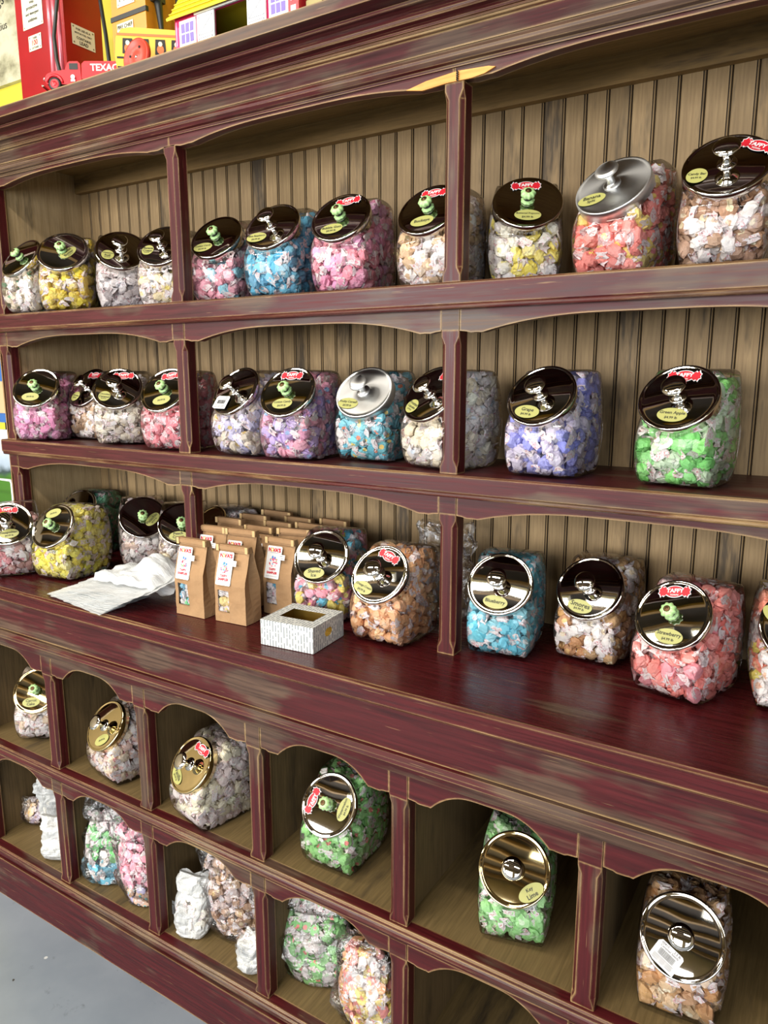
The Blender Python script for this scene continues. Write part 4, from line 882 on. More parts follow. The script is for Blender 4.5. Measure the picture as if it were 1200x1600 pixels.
# ------------------------------------------------------------------ kraft paper bags
def kraft():
    t = NT('kraft_paper'); p = t.pos(); c = t.ramp(t.noise(p, 9, 5, .6), [(.3, rgba(148, 114, 80)), (.7, rgba(172, 138, 100))])
    return t.pbr(c, .8, bump=t.noise(p, 38, 4, .6), bs=.5, bd=.004, spec=.25)
KRAFT = kraft(); TIE = plain('tin_tie', (196, 164, 112), .6); PANE = glass_mat('bag_window_film', (.9, .9, .9, 1), .03, .08)
def paper_bag(x, y, rz, label, window=True, w_=.084, d_=.052, h_=.172, tilt=0, seed=0):
    root = empty('paper_bag', (x, y, ZC + .0006), R(rz), label, 'bag', 'kraft paper sampler bags'); root.rotation_euler = (0, R(tilt), R(rz))
    V = []; F = []; r_ = random.Random(seed)
    nx, nz = 8, 14; hw, hd = w_ / 2, d_ / 2
    dep = lambda t_: hd * (1 if t_ < .55 else 1 - (t_ - .55) / .45 * .93)
    wx, wz = (1, 4), (2, 6)   # window cells
    def wob(a, b): return .0022 * mnoise.noise(Vector((a * 4 + seed, b * 6, seed * 3.3))) 
    idx = {}
    for s_ in (-1, 1):
        for j in range(nz + 1):
            for i in range(nx + 1):
                a, b = i / nx, j / nz; bul = .0045 * math.sin(math.pi * a) * math.sin(math.pi * min(1, b * 1.1))
                idx[s_, i, j] = len(V); V.append(((a - .5) * w_, s_ * (dep(b) + bul + (wob(a, b) if 0 < j else 0)), b * h_))
    for s_ in (-1, 1):
        for j in range(nz):
            for i in range(nx):
                if s_ < 0 and window and wx[0] <= i < wx[1] and wz[0] <= j < wz[1]: continue
                q = (idx[s_, i, j], idx[s_, i + 1, j], idx[s_, i + 1, j + 1], idx[s_, i, j + 1]); F.append(q if s_ < 0 else q[::-1])
    for sx, i in ((-1, 0), (1, nx)):
        mid = []
        for j in range(nz + 1):
            b = j / nz; g = .0 if b < .1 else .013 * min(1, (b - .1) / .5); mid.append(len(V)); V.append((sx * (hw - g + .001 * r_.random()), wob(b, 3) * 2, b * h_))
        for j in range(nz):
            a, b = idx[-1, i, j], idx[-1, i, j + 1]; c, d = idx[1, i, j], idx[1, i, j + 1]
            F.append((a, mid[j], mid[j + 1], b)); F.append((mid[j], c, d, mid[j + 1]))
    F.append(tuple(idx[-1, i, 0] for i in range(nx + 1))[::-1] + tuple(idx[1, i, 0] for i in range(nx + 1)))
    mk('paper', V, F, KRAFT, root)
    bm = bmesh.new(); bbox(bm, -hw - .001, hw + .001, -.0105, .001, h_ - .013, h_ + .001); bbox(bm, -hw - .0015, hw + .0015, -.0125, -.0105, h_ - .009, h_ - .001)
    bm_obj('rolled_top', bm, KRAFT, root, bevel=.0018)
    bm = bmesh.new()
    for s_ in (-1, 1): bbox(bm, s_ * (hw - .003) - .0035, s_ * (hw - .003) + .0035, -.0145, -.0128, h_ - .0125, h_ + .0015)
    bm_obj('tin_tie', bm, TIE, root, bevel=.0006)
    # printed label
    lean = lambda zz: -(dep(zz / h_)) - .0062
    z0, z1 = .085, .155
    y0, y1 = lean(z0) , lean(z1)
    vdir = Vector((0, y1 - y0, z1 - z0)); L_ = vdir.length; vdir.normalize(); nd_ = Vector((0, -vdir.z, vdir.y))
    p = Print((-hw + .0285, y0 - .001, z0), (1, 0, 0), tuple(vdir), tuple(nd_))
    hw_ = .020; k = [(-hw_ + .002, 0), (hw_ - .002, 0), (hw_, .002), (hw_, L_ - .002), (hw_ - .002, L_), (-hw_ + .002, L_), (-hw_, L_ - .002), (-hw_, .002)]
    p.poly(k, 0, 0)
    p.text("N VA'S", 0, L_ - .0085, .034, .0004, 1, 0, None, .06)
    p.disc(-.0067, L_ - .0085, .0034, .0042, .0005, 4); p.disc(-.0067, L_ - .0085, .0019, .0026, .0007, 0)
    p.rect(-.012, .014, L_ - .0155, L_ - .0149, .0004, 5)
    for q in range(30):
        a, rr = r_.uniform(0, 6.28), .0105 * math.sqrt(r_.random()); p.disc(rr * math.cos(a) * 1.05, .0375 + rr * math.sin(a), r_.uniform(.0010, .0022), r_.uniform(.0010, .002), .0004 + q * .00001, r_.choice((1, 6, 6, 6, 2, 3, 1)), 8)
    p.disc(-.003, .0475, .0024, .0032, .0009, 2, 12); p.disc(.0035, .0465, .0022, .0026, .0009, 2, 12)
    p.rect(-.0034, -.0030, .040, .0445, .0009, 5)
    p.text('TAFFY', 0, .0205, .0195, .0004, 1, 0, None, .05); p.text('SAMPLER', 0, .0130, .0290, .0004, 1, 0, None, .05); p.text('Includes A Flavor Guide', 0, .0055, .030, .0004, 5)
    p.build('paper_label', [WHT, REDP, BLUEP, GRNP, YELP, GREYP, PINKP], root)
    p = Print((-hw + .053, (y0 + y1) / 2 - .0020 + .003 * 0, .134), (1, 0, 0), tuple(vdir), tuple(nd_)); p.rect(-.0085, .0085, -.006, .006, .0002, 0); p.rect(-.005, .003, .0020, .0030, .0006, 1); p.rect(-.001, .005, -.0028, -.0018, .0006, 1)
    p.build('price_sticker', [WHT, GREYP], root)
    if window:
        x0_, x1_ = -hw + w_ * wx[0] / nx, -hw + w_ * wx[1] / nx; za_, zb_ = h_ * wz[0] / nz, h_ * wz[1] / nz
        mk('window_pane', [(x0_ - .001, -hd - .0035, za_), (x1_ + .001, -hd - .0035, za_), (x1_ + .001, -hd - .0035, zb_), (x0_ - .001, -hd - .0035, zb_)], [(0, 1, 2, 3)], PANE, root)
        pts = np.array([[xx, yy, zz] for xx in (x0_ + .004, (x0_ + x1_) / 2 + .002, x1_ - .002) for yy in (-hd + .012, -hd + .028) for zz in (za_ + .004, za_ + .023, za_ + .042)])
        pts += np.random.RandomState(seed).randn(*pts.shape) * .0018
        M = Matrix.Translation((x, y, ZC)) @ Matrix.Rotation(R(rz), 4, 'Z')
        pal = {1: [(Wt, Wt), ((120, 220, 140), (140, 226, 150)), ((100, 190, 220), (200, 226, 236))], 2: [(Wt, Wt), ((226, 196, 110), (230, 206, 130)), ((206, 180, 170), Wt)], 3: [(Wt, Wt), ((236, 220, 220), (240, 160, 170)), ((70, 160, 190), Wt)]}[seed]
        add_fill(pts, np.zeros(len(pts), bool), M, pal, 'mixed taffy seen through the window of the ' + {1: 'left', 2: 'middle', 3: 'right'}[seed] + ' front kraft bag', '', '', .82, seed + 70, lambda S: np.stack([np.clip(S[:, 0], -.036, .036), np.clip(S[:, 1], -hd + .001, hd - .004), np.clip(S[:, 2], .004, .12)], -1))
    return root
paper_bag(-1.196, -.074, 2, 'kraft paper sampler bag with green taffy in its window, leftmost of the front three', True, seed=1)
paper_bag(-1.086, -.062, 4, 'kraft paper sampler bag at the very front, tan taffy in its window', True, h_=.168, seed=2)
paper_bag(-1.034, .034, 2, 'kraft paper sampler bag with red-striped taffy in its window, beside the Shaved Ice jar', True, seed=3, w_=.078)
HB = [(-1.246, .037, 4, 'kraft paper bag directly behind the leftmost front sampler bag', 0), (-1.148, .030, 6, 'kraft paper bag directly behind the frontmost sampler bag', 0),
 (-1.250, .100, 1, 'kraft paper bag in the third row against the whitish taffy jar', 0), (-1.150, .094, 2, 'kraft paper bag third back behind the frontmost bag', 0), (-1.050, .098, 14, 'kraft paper bag askew behind the bag with red-striped taffy', 0),
 (-1.229, .165, 3, 'kraft paper bag in the fourth row, left one', 0), (-1.143, .156, 2, 'kraft paper bag in the fourth row, middle one', 0), (-1.052, .164, -2, 'kraft paper bag in the fourth row, right one', 0),
 (-1.225, .232, 12, 'kraft paper bag against the back boards with its top tilted', 3), (-1.135, .226, 0, 'kraft paper bag against the back boards, middle one', 0), (-1.030, .232, -3, 'kraft paper bag against the back boards, farthest right', 0)]
for i, (x, y, rz, lb_, tl) in enumerate(HB): paper_bag(x, y, rz, lb_, False, d_=.046 if i != 1 else .05, w_=.082, seed=10 + i, tilt=tl, h_=.176 + .004 * (i % 3))

# ------------------------------------------------------------------ small white box
def boxprint():
    t = NT('printed_box_card'); p = t.pos(); sx = t.n('ShaderNodeSeparateXYZ'); t.l(p, sx.inputs[0])
    g = t.n('ShaderNodeNewGeometry'); top = t.n('ShaderNodeSeparateXYZ'); tc = t.n('ShaderNodeTexCoord'); t.l(tc.outputs['Normal'], top.inputs[0])
    isx = t.math('GREATER_THAN', t.math('ABSOLUTE', top.outputs[0]), .5)
    isz = t.math('GREATER_THAN', t.math('ABSOLUTE', top.outputs[2]), .5)
    a = t.math('ADD', t.math('MULTIPLY', sx.outputs[0], t.math('SUBTRACT', 1, isx)), t.math('MULTIPLY', sx.outputs[1], isx))
    b = t.math('ADD', t.math('MULTIPLY', sx.outputs[2], t.math('SUBTRACT', 1, isz)), t.math('MULTIPLY', sx.outputs[1], isz))
    fr = t.math('FRACT', t.math('MULTIPLY', a, 150)); ln = t.math('LESS_THAN', fr, .36)
    cv = t.n('ShaderNodeCombineXYZ'); t.l(t.math('FLOOR', t.math('MULTIPLY', a, 150)), cv.inputs[0]); t.l(t.math('MULTIPLY', b, 90), cv.inputs[1])
    nz = t.n('ShaderNodeTexNoise'); t.l(cv.outputs[0], nz.inputs['Vector']); nz.inputs['Scale'].default_value = 1.0
    m = t.math('MULTIPLY', ln, t.math('GREATER_THAN', nz.outputs['Fac'], .47))
    return t.pbr(t.mix(t.math('MULTIPLY', m, .75), rgba(208, 209, 203), rgba(74, 88, 98)), .65)
BP = boxprint(); GOLDC = plain('gold_card', (150, 118, 44), .45)
root = empty('gift_box', (-.889, -.085, ZC + .0006), R(5), 'small white printed card box with a cut-out top on the worktop', 'box')
w_, d_, h_ = .0615, .058, .0515
bm = bmesh.new(); bbox(bm, -w_, w_, -d_, -d_ + .001, 0, h_); bbox(bm, -w_, w_, d_ - .001, d_, 0, h_); bbox(bm, -w_, -w_ + .001, -d_ + .001, d_ - .001, 0, h_)
# right wall with a rounded hand hole
ys = [-d_ + .001, -.014, .014, d_ - .001]; zs = [0, .019, .036, h_]
for i in range(3):
    for j in range(3):
        if i == 1 and j == 1: continue
        bbox(bm, w_ - .001, w_, ys[i], ys[i + 1], zs[j], zs[j + 1])
for (cy, cz, s1, s2) in ((-.014, .019, 1, 1), (.014, .019, -1, 1), (-.014, .036, 1, -1), (.014, .036, -1, -1)):
    prism(bm, [(cy, cz), (cy + s1 * .006, cz), (cy, cz + s2 * .006)], w_ - .001, w_, 'x')
bm_obj('box_wall', bm, BP, root)
bm = bmesh.new(); bbox(bm, -w_, -.040, -d_, d_, h_, h_ + .0008); bbox(bm, .040, w_, -d_, d_, h_, h_ + .0008); bbox(bm, -.040, .040, -d_, -.024, h_, h_ + .0008); bbox(bm, -.040, .040, .030, d_, h_, h_ + .0008)
bm_obj('box_top', bm, BP, root)
bm = bmesh.new(); bbox(bm, -w_ + .0012, w_ - .0012, -d_ + .0012, d_ - .0012, .0002, .003); bbox(bm, -w_ + .0012, w_ - .004, d_ - .003, d_ - .0012, .003, h_ - .001); bbox(bm, -w_ + .0012, -w_ + .003, -d_ + .002, d_ - .003, .003, h_ - .001)
bm_obj('gold_lining', bm, GOLDC, root)

# ------------------------------------------------------------------ toys on top of the hutch
ZT = 2.1005
RED = NT('enamel_red'); RED = RED.pbr(RED.ramp(RED.noise(RED.pos(), 6), [(.3, rgba(138, 10, 16)), (.7, rgba(166, 18, 24))]), .3)
ORG = plain('enamel_orange', (200, 130, 30), .35); CREAM = plain('cream_plate', (226, 222, 190), .45); HOSE = plain('black_hose', (34, 38, 36), .45)
TRIM = plain('pink_chrome_trim', (214, 110, 120), .25, .4); BOLT = plain('bolt_grey', (120, 116, 100), .4, .6)
def pump(name, x, y, rz, w_, d_, h_, mat, label):
    root = empty(name, (x, y, ZT), R(rz), label, 'gas pump')
    bm = bmesh.new(); bbox(bm, -w_ / 2, w_ / 2, -d_ / 2, d_ / 2, 0, h_); bm_obj('pump_cabinet', bm, mat, root, bevel=.006, seg=3)
    return root
def plate(root, face, c, z, w_, h_, lines, dist):
    """riveted sign plate on face 'f' (-y) or 'r' (+x)"""
    if face == 'f': p = Print((c, -dist, z), (1, 0, 0), (0, 0, 1), (0, -1, 0))
    else: p = Print((dist, c, z), (0, 1, 0), (0, 0, 1), (1, 0, 0))
    p.rect(-w_ / 2, w_ / 2, -h_ / 2, h_ / 2, .001, 0)
    for sx in (-1, 1):
        for sz in (-1, 1): p.disc(sx * (w_ / 2 - .005), sz * (h_ / 2 - .005), .002, .002, .0014, 2, 8)
    for st, zz, ww, mi in lines: p.text(st, 0, zz, ww, .0015, mi, 0, None, .02)
    p.build('sign_plate', [CREAM, INK, BOLT, REDP], root)
rp = pump('toy_gas_pump', -1.7375, .0725, 0, .185, .105, .42, RED, 'large red vintage gas pump model with riveted cream signs on top of the hutch')
plate(rp, 'f', -.024, .252, .080, .085, [('CHIEF', .032, .055, 1), ('With', .013, .018, 1), ('protective', .001, .044, 1), ('and detergent', -.012, .052, 1), ('additives', -.025, .036, 1)], .053)
plate(rp, 'f', -.022, .176, .050, .034, [('OVER', .010, .018, 1), ('100', .0, .022, 3), ('OCTANE', -.0115, .026, 1)], .053)
plate(rp, 'r', -.003, .178, .064, .044, [('FOR USE AS A', .014, .040, 1), ('MOTOR FUEL ONLY', .0055, .048, 1), ('CONTAINS', -.005, .040, 1), ('LEAD', -.0145, .024, 1)], .093)
bm = bmesh.new()
for off in (0, .016, .032): tube(bm, [(.042 + off, -.0535 + off * .05, 0), (.042 + off, -.0535 + off * .05, .42)], .0068, 10)
bm_obj('corner_trim', bm, TRIM, rp, smooth=True)
bm = bmesh.new(); tube(bm, [(.118, -.072, .02), (.100, -.075, .06), (.084, -.074, .11), (.080, -.074, .16), (.098, -.072, .23), (.125, -.07, .32)], .0045, 8); tube(bm, [(.215, -.03, .02), (.212, -.027, .08), (.190, -.015, .16), (.160, .0, .24), (.140, .01, .34)], .0045, 8)
bm_obj('hose', bm, HOSE, rp, smooth=True)
op = pump('toy_gas_pump', -1.457, .108, 0, .114, .116, .36, ORG, 'orange vintage gas pump model behind the yellow bus on top of the hutch')
box('seam_band', -.059, .059, -.0600, -.052, .174, .184, HOSE, op, bevel=.001)
plate(op, 'f', -.012, .122, .054, .088, [('FIRE CHIEF', .036, .050, 1), ('GASOLINE', -.034, .04, 1)], .0585)
p = Print((-.012, -.0605, .122), (1, 0, 0), (0, 0, 1), (0, -1, 0)); p.disc(0, 0, .0165, .0165, .0005, 0); p.disc(0, 0, .0150, .0150, .0008, 1)
p.poly([((.012 if k % 2 == 0 else .005) * math.sin(k * math.pi / 5), (.012 if k % 2 == 0 else .005) * math.cos(k * math.pi / 5)) for k in range(10)], .0012, 2); p.build('star_mark', [INK, CREAM, plain('faded_red', (180, 110, 90), .6)], op)
plate(op, 'f', -.006, .222, .058, .046, [('NOTICE', .012, .04, 1), ('F L A', -.006, .04, 1)], .0585)
bm = bmesh.new(); tube(bm, [(.066, -.03, .205), (.068, -.03, .185), (.070, -.026, .13), (.074, -.018, .07), (.076, -.01, .02)], [.010, .008, .0045, .0045, .0045], 8); tube(bm, [(.066, .03, .36), (.066, .028, .2), (.068, .02, .03)], .0045, 8)
bm_obj('hose', bm, HOSE, op, smooth=True)
box('nozzle_holder', .0572, .075, -.044, -.016, .198, .216, HOSE, op, bevel=.004)
# tanker truck
tr = empty('toy_truck', (-1.512, -.028, ZT), R(32), 'red die-cast toy tanker truck at the front edge of the hutch top', 'toy truck')
TR = plain('toy_red', (208, 30, 40), .3)
LIFT = .022
bm = bmesh.new(); prism(bm, [(-.105, .018), (-.112, .030), (-.103, .044), (-.088, .050), (-.052, .055), (-.045, .072), (-.038, .076), (-.016, .076), (-.010, .070), (-.008, .018)], -.026, .026, 'y'); bm_obj('cab', bm, TR, tr, bevel=.005, seg=2)
bm = bmesh.new(); prism(bm, [(-.006, .030), (-.004, .068), (.004, .075), (.12, .075), (.136, .068), (.142, .050), (.142, .030)], -.030, .030, 'y'); bm_obj('tank', bm, TR, tr, bevel=.008, seg=3)
box('chassis', -.10, .14, -.018, .018, .012, .022, BLK, tr)
for wx_ in (-.082, .035, .105):
    for sy in (-1, 1):
        bm = bmesh.new(); M = Matrix.Translation((wx_, sy * .024, .018)) @ Matrix.Rotation(R(90), 4, 'X')
        lathe(bm, [(0, -.006), (.014, -.006), (.018, -.004), (.018, .004), (.014, .006), (0, .006)], 20, M); w = bm_obj('wheel', bm, BLK, tr)
        bm = bmesh.new(); lathe(bm, [(0, -.0072), (.006, -.0072), (.0065, -.0065), (.009, -.0068), (.0115, -.0065)] if True else [], 18, M); lathe(bm, [(0, .0072), (.006, .0072), (.0065, .0065), (.009, .0068), (.0115, .0065)], 18, M); bm_obj('hub', bm, TR, w)
bm = bmesh.new()
for sy in (-1, 1): tube(bm, [(-.104, sy * .02 - .0, .022), (-.062, sy * .02, .022)], .002, 5)
for k in range(9):
    pass
for sy in (-1, 1): tube(bm, [(-.082 + .022 * math.cos(a), sy * .0265, .020 + .021 * math.sin(a)) for a in np.linspace(.05, 3.05, 9)], .0035, 6)
bm_obj('fender', bm, TR, tr, smooth=True)
p = Print((-.027, -.0268, .063), (1, 0, 0), (0, 0, 1), (0, -1, 0)); p.rect(-.013, .011, -.008, .008, 0, 0); p.build('window_glass', [BLK], tr)
p = Print((.068, -.0305, .059), (1, 0, 0), (0, 0, 1), (0, -1, 0)); p.text('TEXACO', 0, 0, .096, .0005, 0, 0, None, .03); p.disc(-.098, -.024, .006, .006, .0008, 0, 14); p.rect(-.104, -.092, -.036, -.030, .0008, 0); p.build('lettering', [WHT], tr)
bm = bmesh.new(); lathe(bm, [(0, 0), (.005, .0005), (.006, .003), (.004, .006)], 12, Matrix.Translation((-.117, -.016, .034)) @ Matrix.Rotation(R(90), 4, 'Y')); bbox(bm, -.120, -.114, -.026, .026, .012, .016); bm_obj('headlamp_and_bumper', bm, CHROME, tr)
tr.scale = (.80, .80, .80)
# bus
bs = empty('toy_bus', (-1.335, .045, ZT), R(38), 'yellow tin toy bus behind the red disc on top of the hutch', 'toy bus')
YE = plain('tin_yellow', (240, 190, 40), .35); OG2 = plain('tin_orange', (222, 110, 40), .4)
bm = bmesh.new(); prism(bm, [(-.10, .015), (-.104, .05), (-.100, .088), (-.088, .104), (-.07, .108), (.115, .104), (.122, .095), (.122, .015)], -.032, .032, 'y'); bm_obj('bus_body', bm, YE, bs, bevel=.006, seg=2)
p = Print((0, -.0325, 0), (1, 0, 0), (0, 0, 1), (0, -1, 0))
p.rect(-.098, .12, .091, .096, .0004, 1); p.rect(-.1, .12, .046, .050, .0004, 0); p.rect(-.1, .12, .028, .031, .0004, 0)
for k in range(6):
    xx = -.088 + k * .034; p.poly([(xx, .056), (xx + .024, .056), (xx + .022, .086), (xx + .002, .086)], .0005, 0); p.disc(xx + .012, .066, .0075, .009, .0009, 1, 10); p.disc(xx + .012, .077, .0045, .005, .0010, 2, 10)
p.build('printed_side', [INK, OG2, CREAM], bs)
for wx_ in (-.065, .075):
    bm = bmesh.new(); lathe(bm, [(0, -.006), (.015, -.006), (.017, 0), (.015, .006), (0, .006)], 18, Matrix.Translation((wx_, -.028, .017)) @ Matrix.Rotation(R(90), 4, 'X')); bm_obj('wheel', bm, BLK, bs)
# red disc wheel
bm = bmesh.new(); M = Matrix.Translation((-1.318, -.052, ZT + .0285)) @ Matrix.Rotation(R(82), 4, 'X') @ Matrix.Rotation(R(0), 4, 'Y')
lathe(bm, [(0, .004), (.006, .0045), (.010, .003), (.030, .002), (.033, .006), (.0365, .006), (.0365, -.003), (0, -.003)], 40, M)
dw = bm_obj('toy_disc', bm, plain('wheel_red', (205, 62, 44), .4)); tag(dw, 'round red metal toy disc with three holes leaning against the yellow bus', 'toy')
bm = bmesh.new()
for a in (1.2, 2.9, 4.6):
    bm = bmesh.new(); lathe(bm, [(0, .0042), (.0026, .0042), (.0026, .0020)], 10, M @ Matrix.Translation((.020 * math.cos(a), .020 * math.sin(a), 0))); bm_obj('hole', bm, BLK, dw)
bm = bmesh.new(); lathe(bm, [(0, .0065), (.003, .006), (.004, .0035)], 12, M); bm_obj('rivet', bm, CHROME, dw)
# barn
bn = empty('toy_barn', (-1.06, .035, ZT), R(0), 'pink tin toy barn with white crossed doors and yellow roof', 'toy barn')
PNK = plain('barn_pink', (226, 50, 110), .4); PNK2 = plain('barn_pink_light', (246, 150, 190), .4); BRK = plain('barn_brick', (232, 196, 170), .6); WHB = plain('barn_white', (236, 236, 232), .4); VIO = plain('barn_violet', (110, 90, 170), .4); DK = plain('barn_dark', (64, 62, 42), .8)
yw = -.055
bm = bmesh.new(); bbox(bm, -.178, -.068, yw, yw + .004, 0, .094); bbox(bm, .024, .135, yw, yw + .004, 0, .094); bbox(bm, -.068, .024, yw, yw + .004, .086, .094)
bbox(bm, -.178, -.174, yw + .004, .055, 0, .094); bbox(bm, .131, .135, yw + .004, .055, 0, .094); bbox(bm, -.174, .131, .051, .055, 0, .094); bm_obj('barn_wall', bm, PNK, bn)
bm = bmesh.new(); bbox(bm, -.173, .130, .047, .0505, .001, .093); bbox(bm, -.173, .130, -.05, .047, .0002, .003); bm_obj('barn_interior', bm, DK, bn)
bm = bmesh.new(); prism(bm, [(-.072, .090), (-.060, .100), (-.035, .140), (0, .165), (.035, .140), (.062, .098), (.060, .094), (-.055, .094), (-.070, .086)], -.186, .143, 'x'); bm_obj('barn_roof', bm, plain('roof_yellow', (232, 212, 40), .5), bn)
for (za_, zb_, y_) in ((.100, .104, -.0615), (.112, .116, -.0535), (.124, .128, -.046)): box('roof_seam', -.187, .144, y_ - .001, y_ + .004, za_, zb_ - .002, plain('roof_line', (196, 176, 30), .6), bn, bevel=0)
bm = bmesh.new()
for k in range(6): bbox(bm, -.174 + k * .0112, -.1715 + k * .0112, yw - .0014, yw, .042, .086)
for k in range(9): bbox(bm, .028 + k * .0118, .0305 + k * .0118, yw - .0014, yw, .042, .086)
bm_obj('batten', bm, PNK2, bn)['kind'] = 'stuff'
bm = bmesh.new()
for (a, b) in ((-.178, -.070), (.026, .134)):
    r_ = 0
    zz = .002
    while zz < .038:
        xx = a + (.004 if r_ % 2 else 0)
        while xx < b - .006: bbox(bm, xx, min(xx + .0085, b), yw - .0012, yw, zz, zz + .006); xx += .0098
        zz += .0074; r_ += 1
bm_obj('brick_course', bm, BRK, bn)['kind'] = 'stuff'
for wx_ in (-.162, .074):
    wf = box('barn_window', wx_, wx_ + .046, yw - .004, yw - .0013, .036, .084, WHB, bn, bevel=.0006)
    bm = bmesh.new()
    for i in range(3):
        for j in range(2): bbox(bm, wx_ + .0055 + i * .0122, wx_ + .0155 + i * .0122, yw - .0046, yw - .0040, .0415 + j * .0195, .0580 + j * .0195)
    bm_obj('pane', bm, VIO, wf)
for dx in (-.110, .022):
    d = box('barn_door', dx, dx + .046, yw - .006, yw - .003, .0, .084, WHB, bn, bevel=.0006)
    bm = bmesh.new()
    for (za_, zb_) in ((.046, .078), (.008, .040)):
        for (a0, b0, a1, b1) in ((dx + .004, za_, dx + .042, zb_), (dx + .042, za_, dx + .004, zb_), (dx + .004, za_, dx + .042, za_), (dx + .004, zb_, dx + .042, zb_), (dx + .004, za_, dx + .004, zb_), (dx + .042, za_, dx + .042, zb_)):
            tube(bm, [(a0, yw - .0062, b0), (a1, yw - .0062, b1)], .0006, 4)
    bm_obj('door_brace', bm, GREYP, d)
box('door_track', -.118, .074, yw - .006, yw - .002, .0855, .0895, WHB, bn, bevel=.0006)
# small red tin and dark figure right of the barn
o = box('toy_tin', -.922, -.899, -.045, -.02, ZT, ZT + .062, plain('tin_red', (196, 32, 46), .35), None, bevel=.003); tag(o, 'small red tin with white panels right of the pink barn', 'tin')
p = Print((-.9105, -.0456, ZT + .04), (1, 0, 0), (0, 0, 1), (0, -1, 0)); p.rect(-.006, .006, -.016, -.006, .0003, 0); p.rect(-.006, .006, .002, .012, .0003, 0); p.build('panel', [WHT], o)
o = box('toy_crate', -.892, -.858, -.03, .01, ZT, ZT + .066, tan_wood('crate_wood', 'z', ((90, 80, 40), (150, 140, 90)), .5), None, bevel=.003); tag(o, 'small dark olive wooden crate at the right end of the toys', 'crate')
for k in range(3): box('slat', -.8925, -.8575, -.0315, -.0301, ZT + .006 + k * .021, ZT + .020 + k * .021, plain('crate_slat', (160, 148, 96), .7), o, bevel=.0005)
# silver lamp-like cap at the far left
bm = bmesh.new(); lathe(bm, [(0, -.03), (.020, -.03), (.024, -.02), (.024, .012), (.020, .024), (.010, .030), (0, .031)], 24, Matrix.Translation((-1.86, .055, ZT + .0245)) @ Matrix.Rotation(R(90), 4, 'Y') @ Matrix.Rotation(R(0), 4, 'Z'))
o = bm_obj('tin_canister', bm, plain('pewter', (120, 118, 112), .35, .8)); tag(o, 'small pewter grey canister lying left of the red gas pump', 'canister')
# poster on the yellow wall
t = NT('sepia_print'); n1 = t.noise(t.pos((1, 1, 1.4)), 9, 6, .6)
sep = t.pbr(t.ramp(n1, [(.35, rgba(96, 92, 66)), (.5, rgba(176, 172, 140)), (.62, rgba(206, 202, 172))]), .5)
ps = box('poster', -2.95, -2.18, .345, .3595, 2.402, 3.0, sep, None, bevel=.001); tag(ps, 'sepia portrait poster with a quotation on the yellow wall', 'poster')
p = Print((0, .3445, 0), (1, 0, 0), (0, 0, 1), (0, -1, 0))
p.text('said', -2.452, 2.708, .075, .0005, 0); p.text('things', -2.425, 2.640, .105, .0005, 0); p.text('Confucius', -2.432, 2.570, .13, .0005, 0); p.build('printed_words', [INK], ps)

# ------------------------------------------------------------------ things beyond the left end
def hill_mat():
    t = NT('landscape_print'); g = t.n('ShaderNodeTexCoord'); s_ = t.n('ShaderNodeSeparateXYZ'); t.l(g.outputs['Generated'], s_.inputs[0])
    h = t.math('ADD', s_.outputs[2], t.math('MULTIPLY', t.noise(t.pos(), 22, 4), .12))
    return t.pbr(t.ramp(h, [(.0, rgba(40, 84, 22)), (.60, rgba(62, 112, 30)), (.66, rgba(40, 60, 60)), (.72, rgba(150, 166, 180)), (1, rgba(200, 212, 224))]), .4)
o = box('picture_board', -2.42, -2.16, .13, .145, .98, 1.31, hill_mat(), None, bevel=.001); tag(o, 'picture board with green hills left of the hutch', 'picture')
box('board_foot', -2.40, -2.36, .132, .20, 0.0, .98, BLK, o, bevel=.001); box('board_foot', -2.22, -2.18, .132, .20, 0.0, .98, BLK, o, bevel=.001)
o = box('sign_board', -2.40, -2.155, .16, .172, 1.33, 1.62, plain('sign_blue', (46, 96, 160), .4), None, bevel=.001); tag(o, 'blue and tan sign board left of the hutch above the hill picture', 'sign')
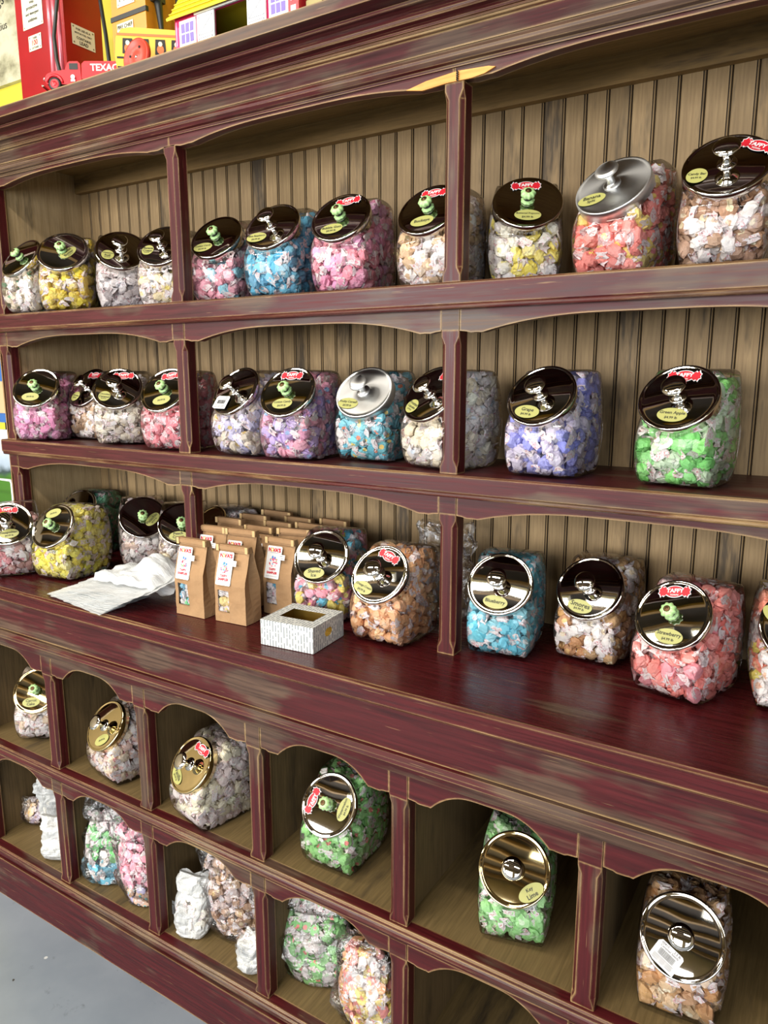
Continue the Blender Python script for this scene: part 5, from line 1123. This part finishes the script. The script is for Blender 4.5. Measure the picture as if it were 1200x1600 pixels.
box('sign_panel', -2.38, -2.16, .1575, .1598, 1.36, 1.46, plain('sign_tan', (190, 160, 120), .5), o, bevel=0); box('sign_post', -2.30, -2.27, .173, .19, 0, 1.6, BLK, o, bevel=0)
bm = bmesh.new(); tube(bm, [(-2.34, .09, 0), (-2.34, .09, 1.16), (-2.16, .09, 1.16), (-2.155, .09, 1.15), (-2.155, .09, 0)], .004, 8)
for k in range(4): tube(bm, [(-2.34, .09, .25 + k * .2), (-2.155, .09, .25 + k * .2)], .003, 6)
o = bm_obj('wire_rack', bm, plain('white_wire', (232, 232, 230), .4), smooth=True); tag(o, 'white wire display rack in front of the green hill picture', 'rack')

# ------------------------------------------------------------------ place all taffy: 300 largest as single things, the rest massed per container
CAND.sort(key=lambda c: c[0]); single = {}
for w, fi, i in CAND[:300]: single.setdefault(fi, set()).add(int(i))
for fi, f in enumerate(FILLS):
    sg = single.get(fi, set()); Vs = []; Fs = []; Cs = []; off = 0
    Rm = f['M'][:3, :3]; T = f['M'][:3, 3]; spans = []
    for i in range(len(f['P'])):
        V, F, role = TPL[f['tpl'][i]]; side, cen, wing = f['pal'][i]
        Vs.append((V * f['sc'][i]) @ f['rots'][i].T + f['P'][i]); spans.append((off, len(V))); off += len(V)
        Fs.append(F); Cs.append(face_cols(role, side, cen, wing))
    W = np.concatenate(Vs)
    if f['clamp']: W = f['clamp']((W - T) @ Rm) @ Rm.T + T
    for i in sorted(sg):
        a, n = spans[i]; c = f['P'][i]
        o = bpy.data.objects.new('taffy', mesh_np('taffy', W[a:a + n] - c, Fs[i], Cs[i])); COL.objects.link(o)
        o.location = tuple(c); tag(o, f['il'], 'taffy', f['ig'])
    rest = [i for i in range(len(spans)) if i not in sg]
    Vs = []; F2 = []; off = 0
    for i in rest:
        a, n = spans[i]; Vs.append(W[a:a + n]); F2.append(Fs[i] + off); off += n
    Fs = F2; Cs = [Cs[i] for i in rest]
    if Vs:
        me = mesh_np('taffy_fill', np.concatenate(Vs), np.concatenate(Fs), np.concatenate(Cs)); o = bpy.data.objects.new('taffy_fill', me); COL.objects.link(o)
        lb_ = f['label'].split(); tag(o, ' '.join(lb_[:16]), 'taffy', None, 'stuff')
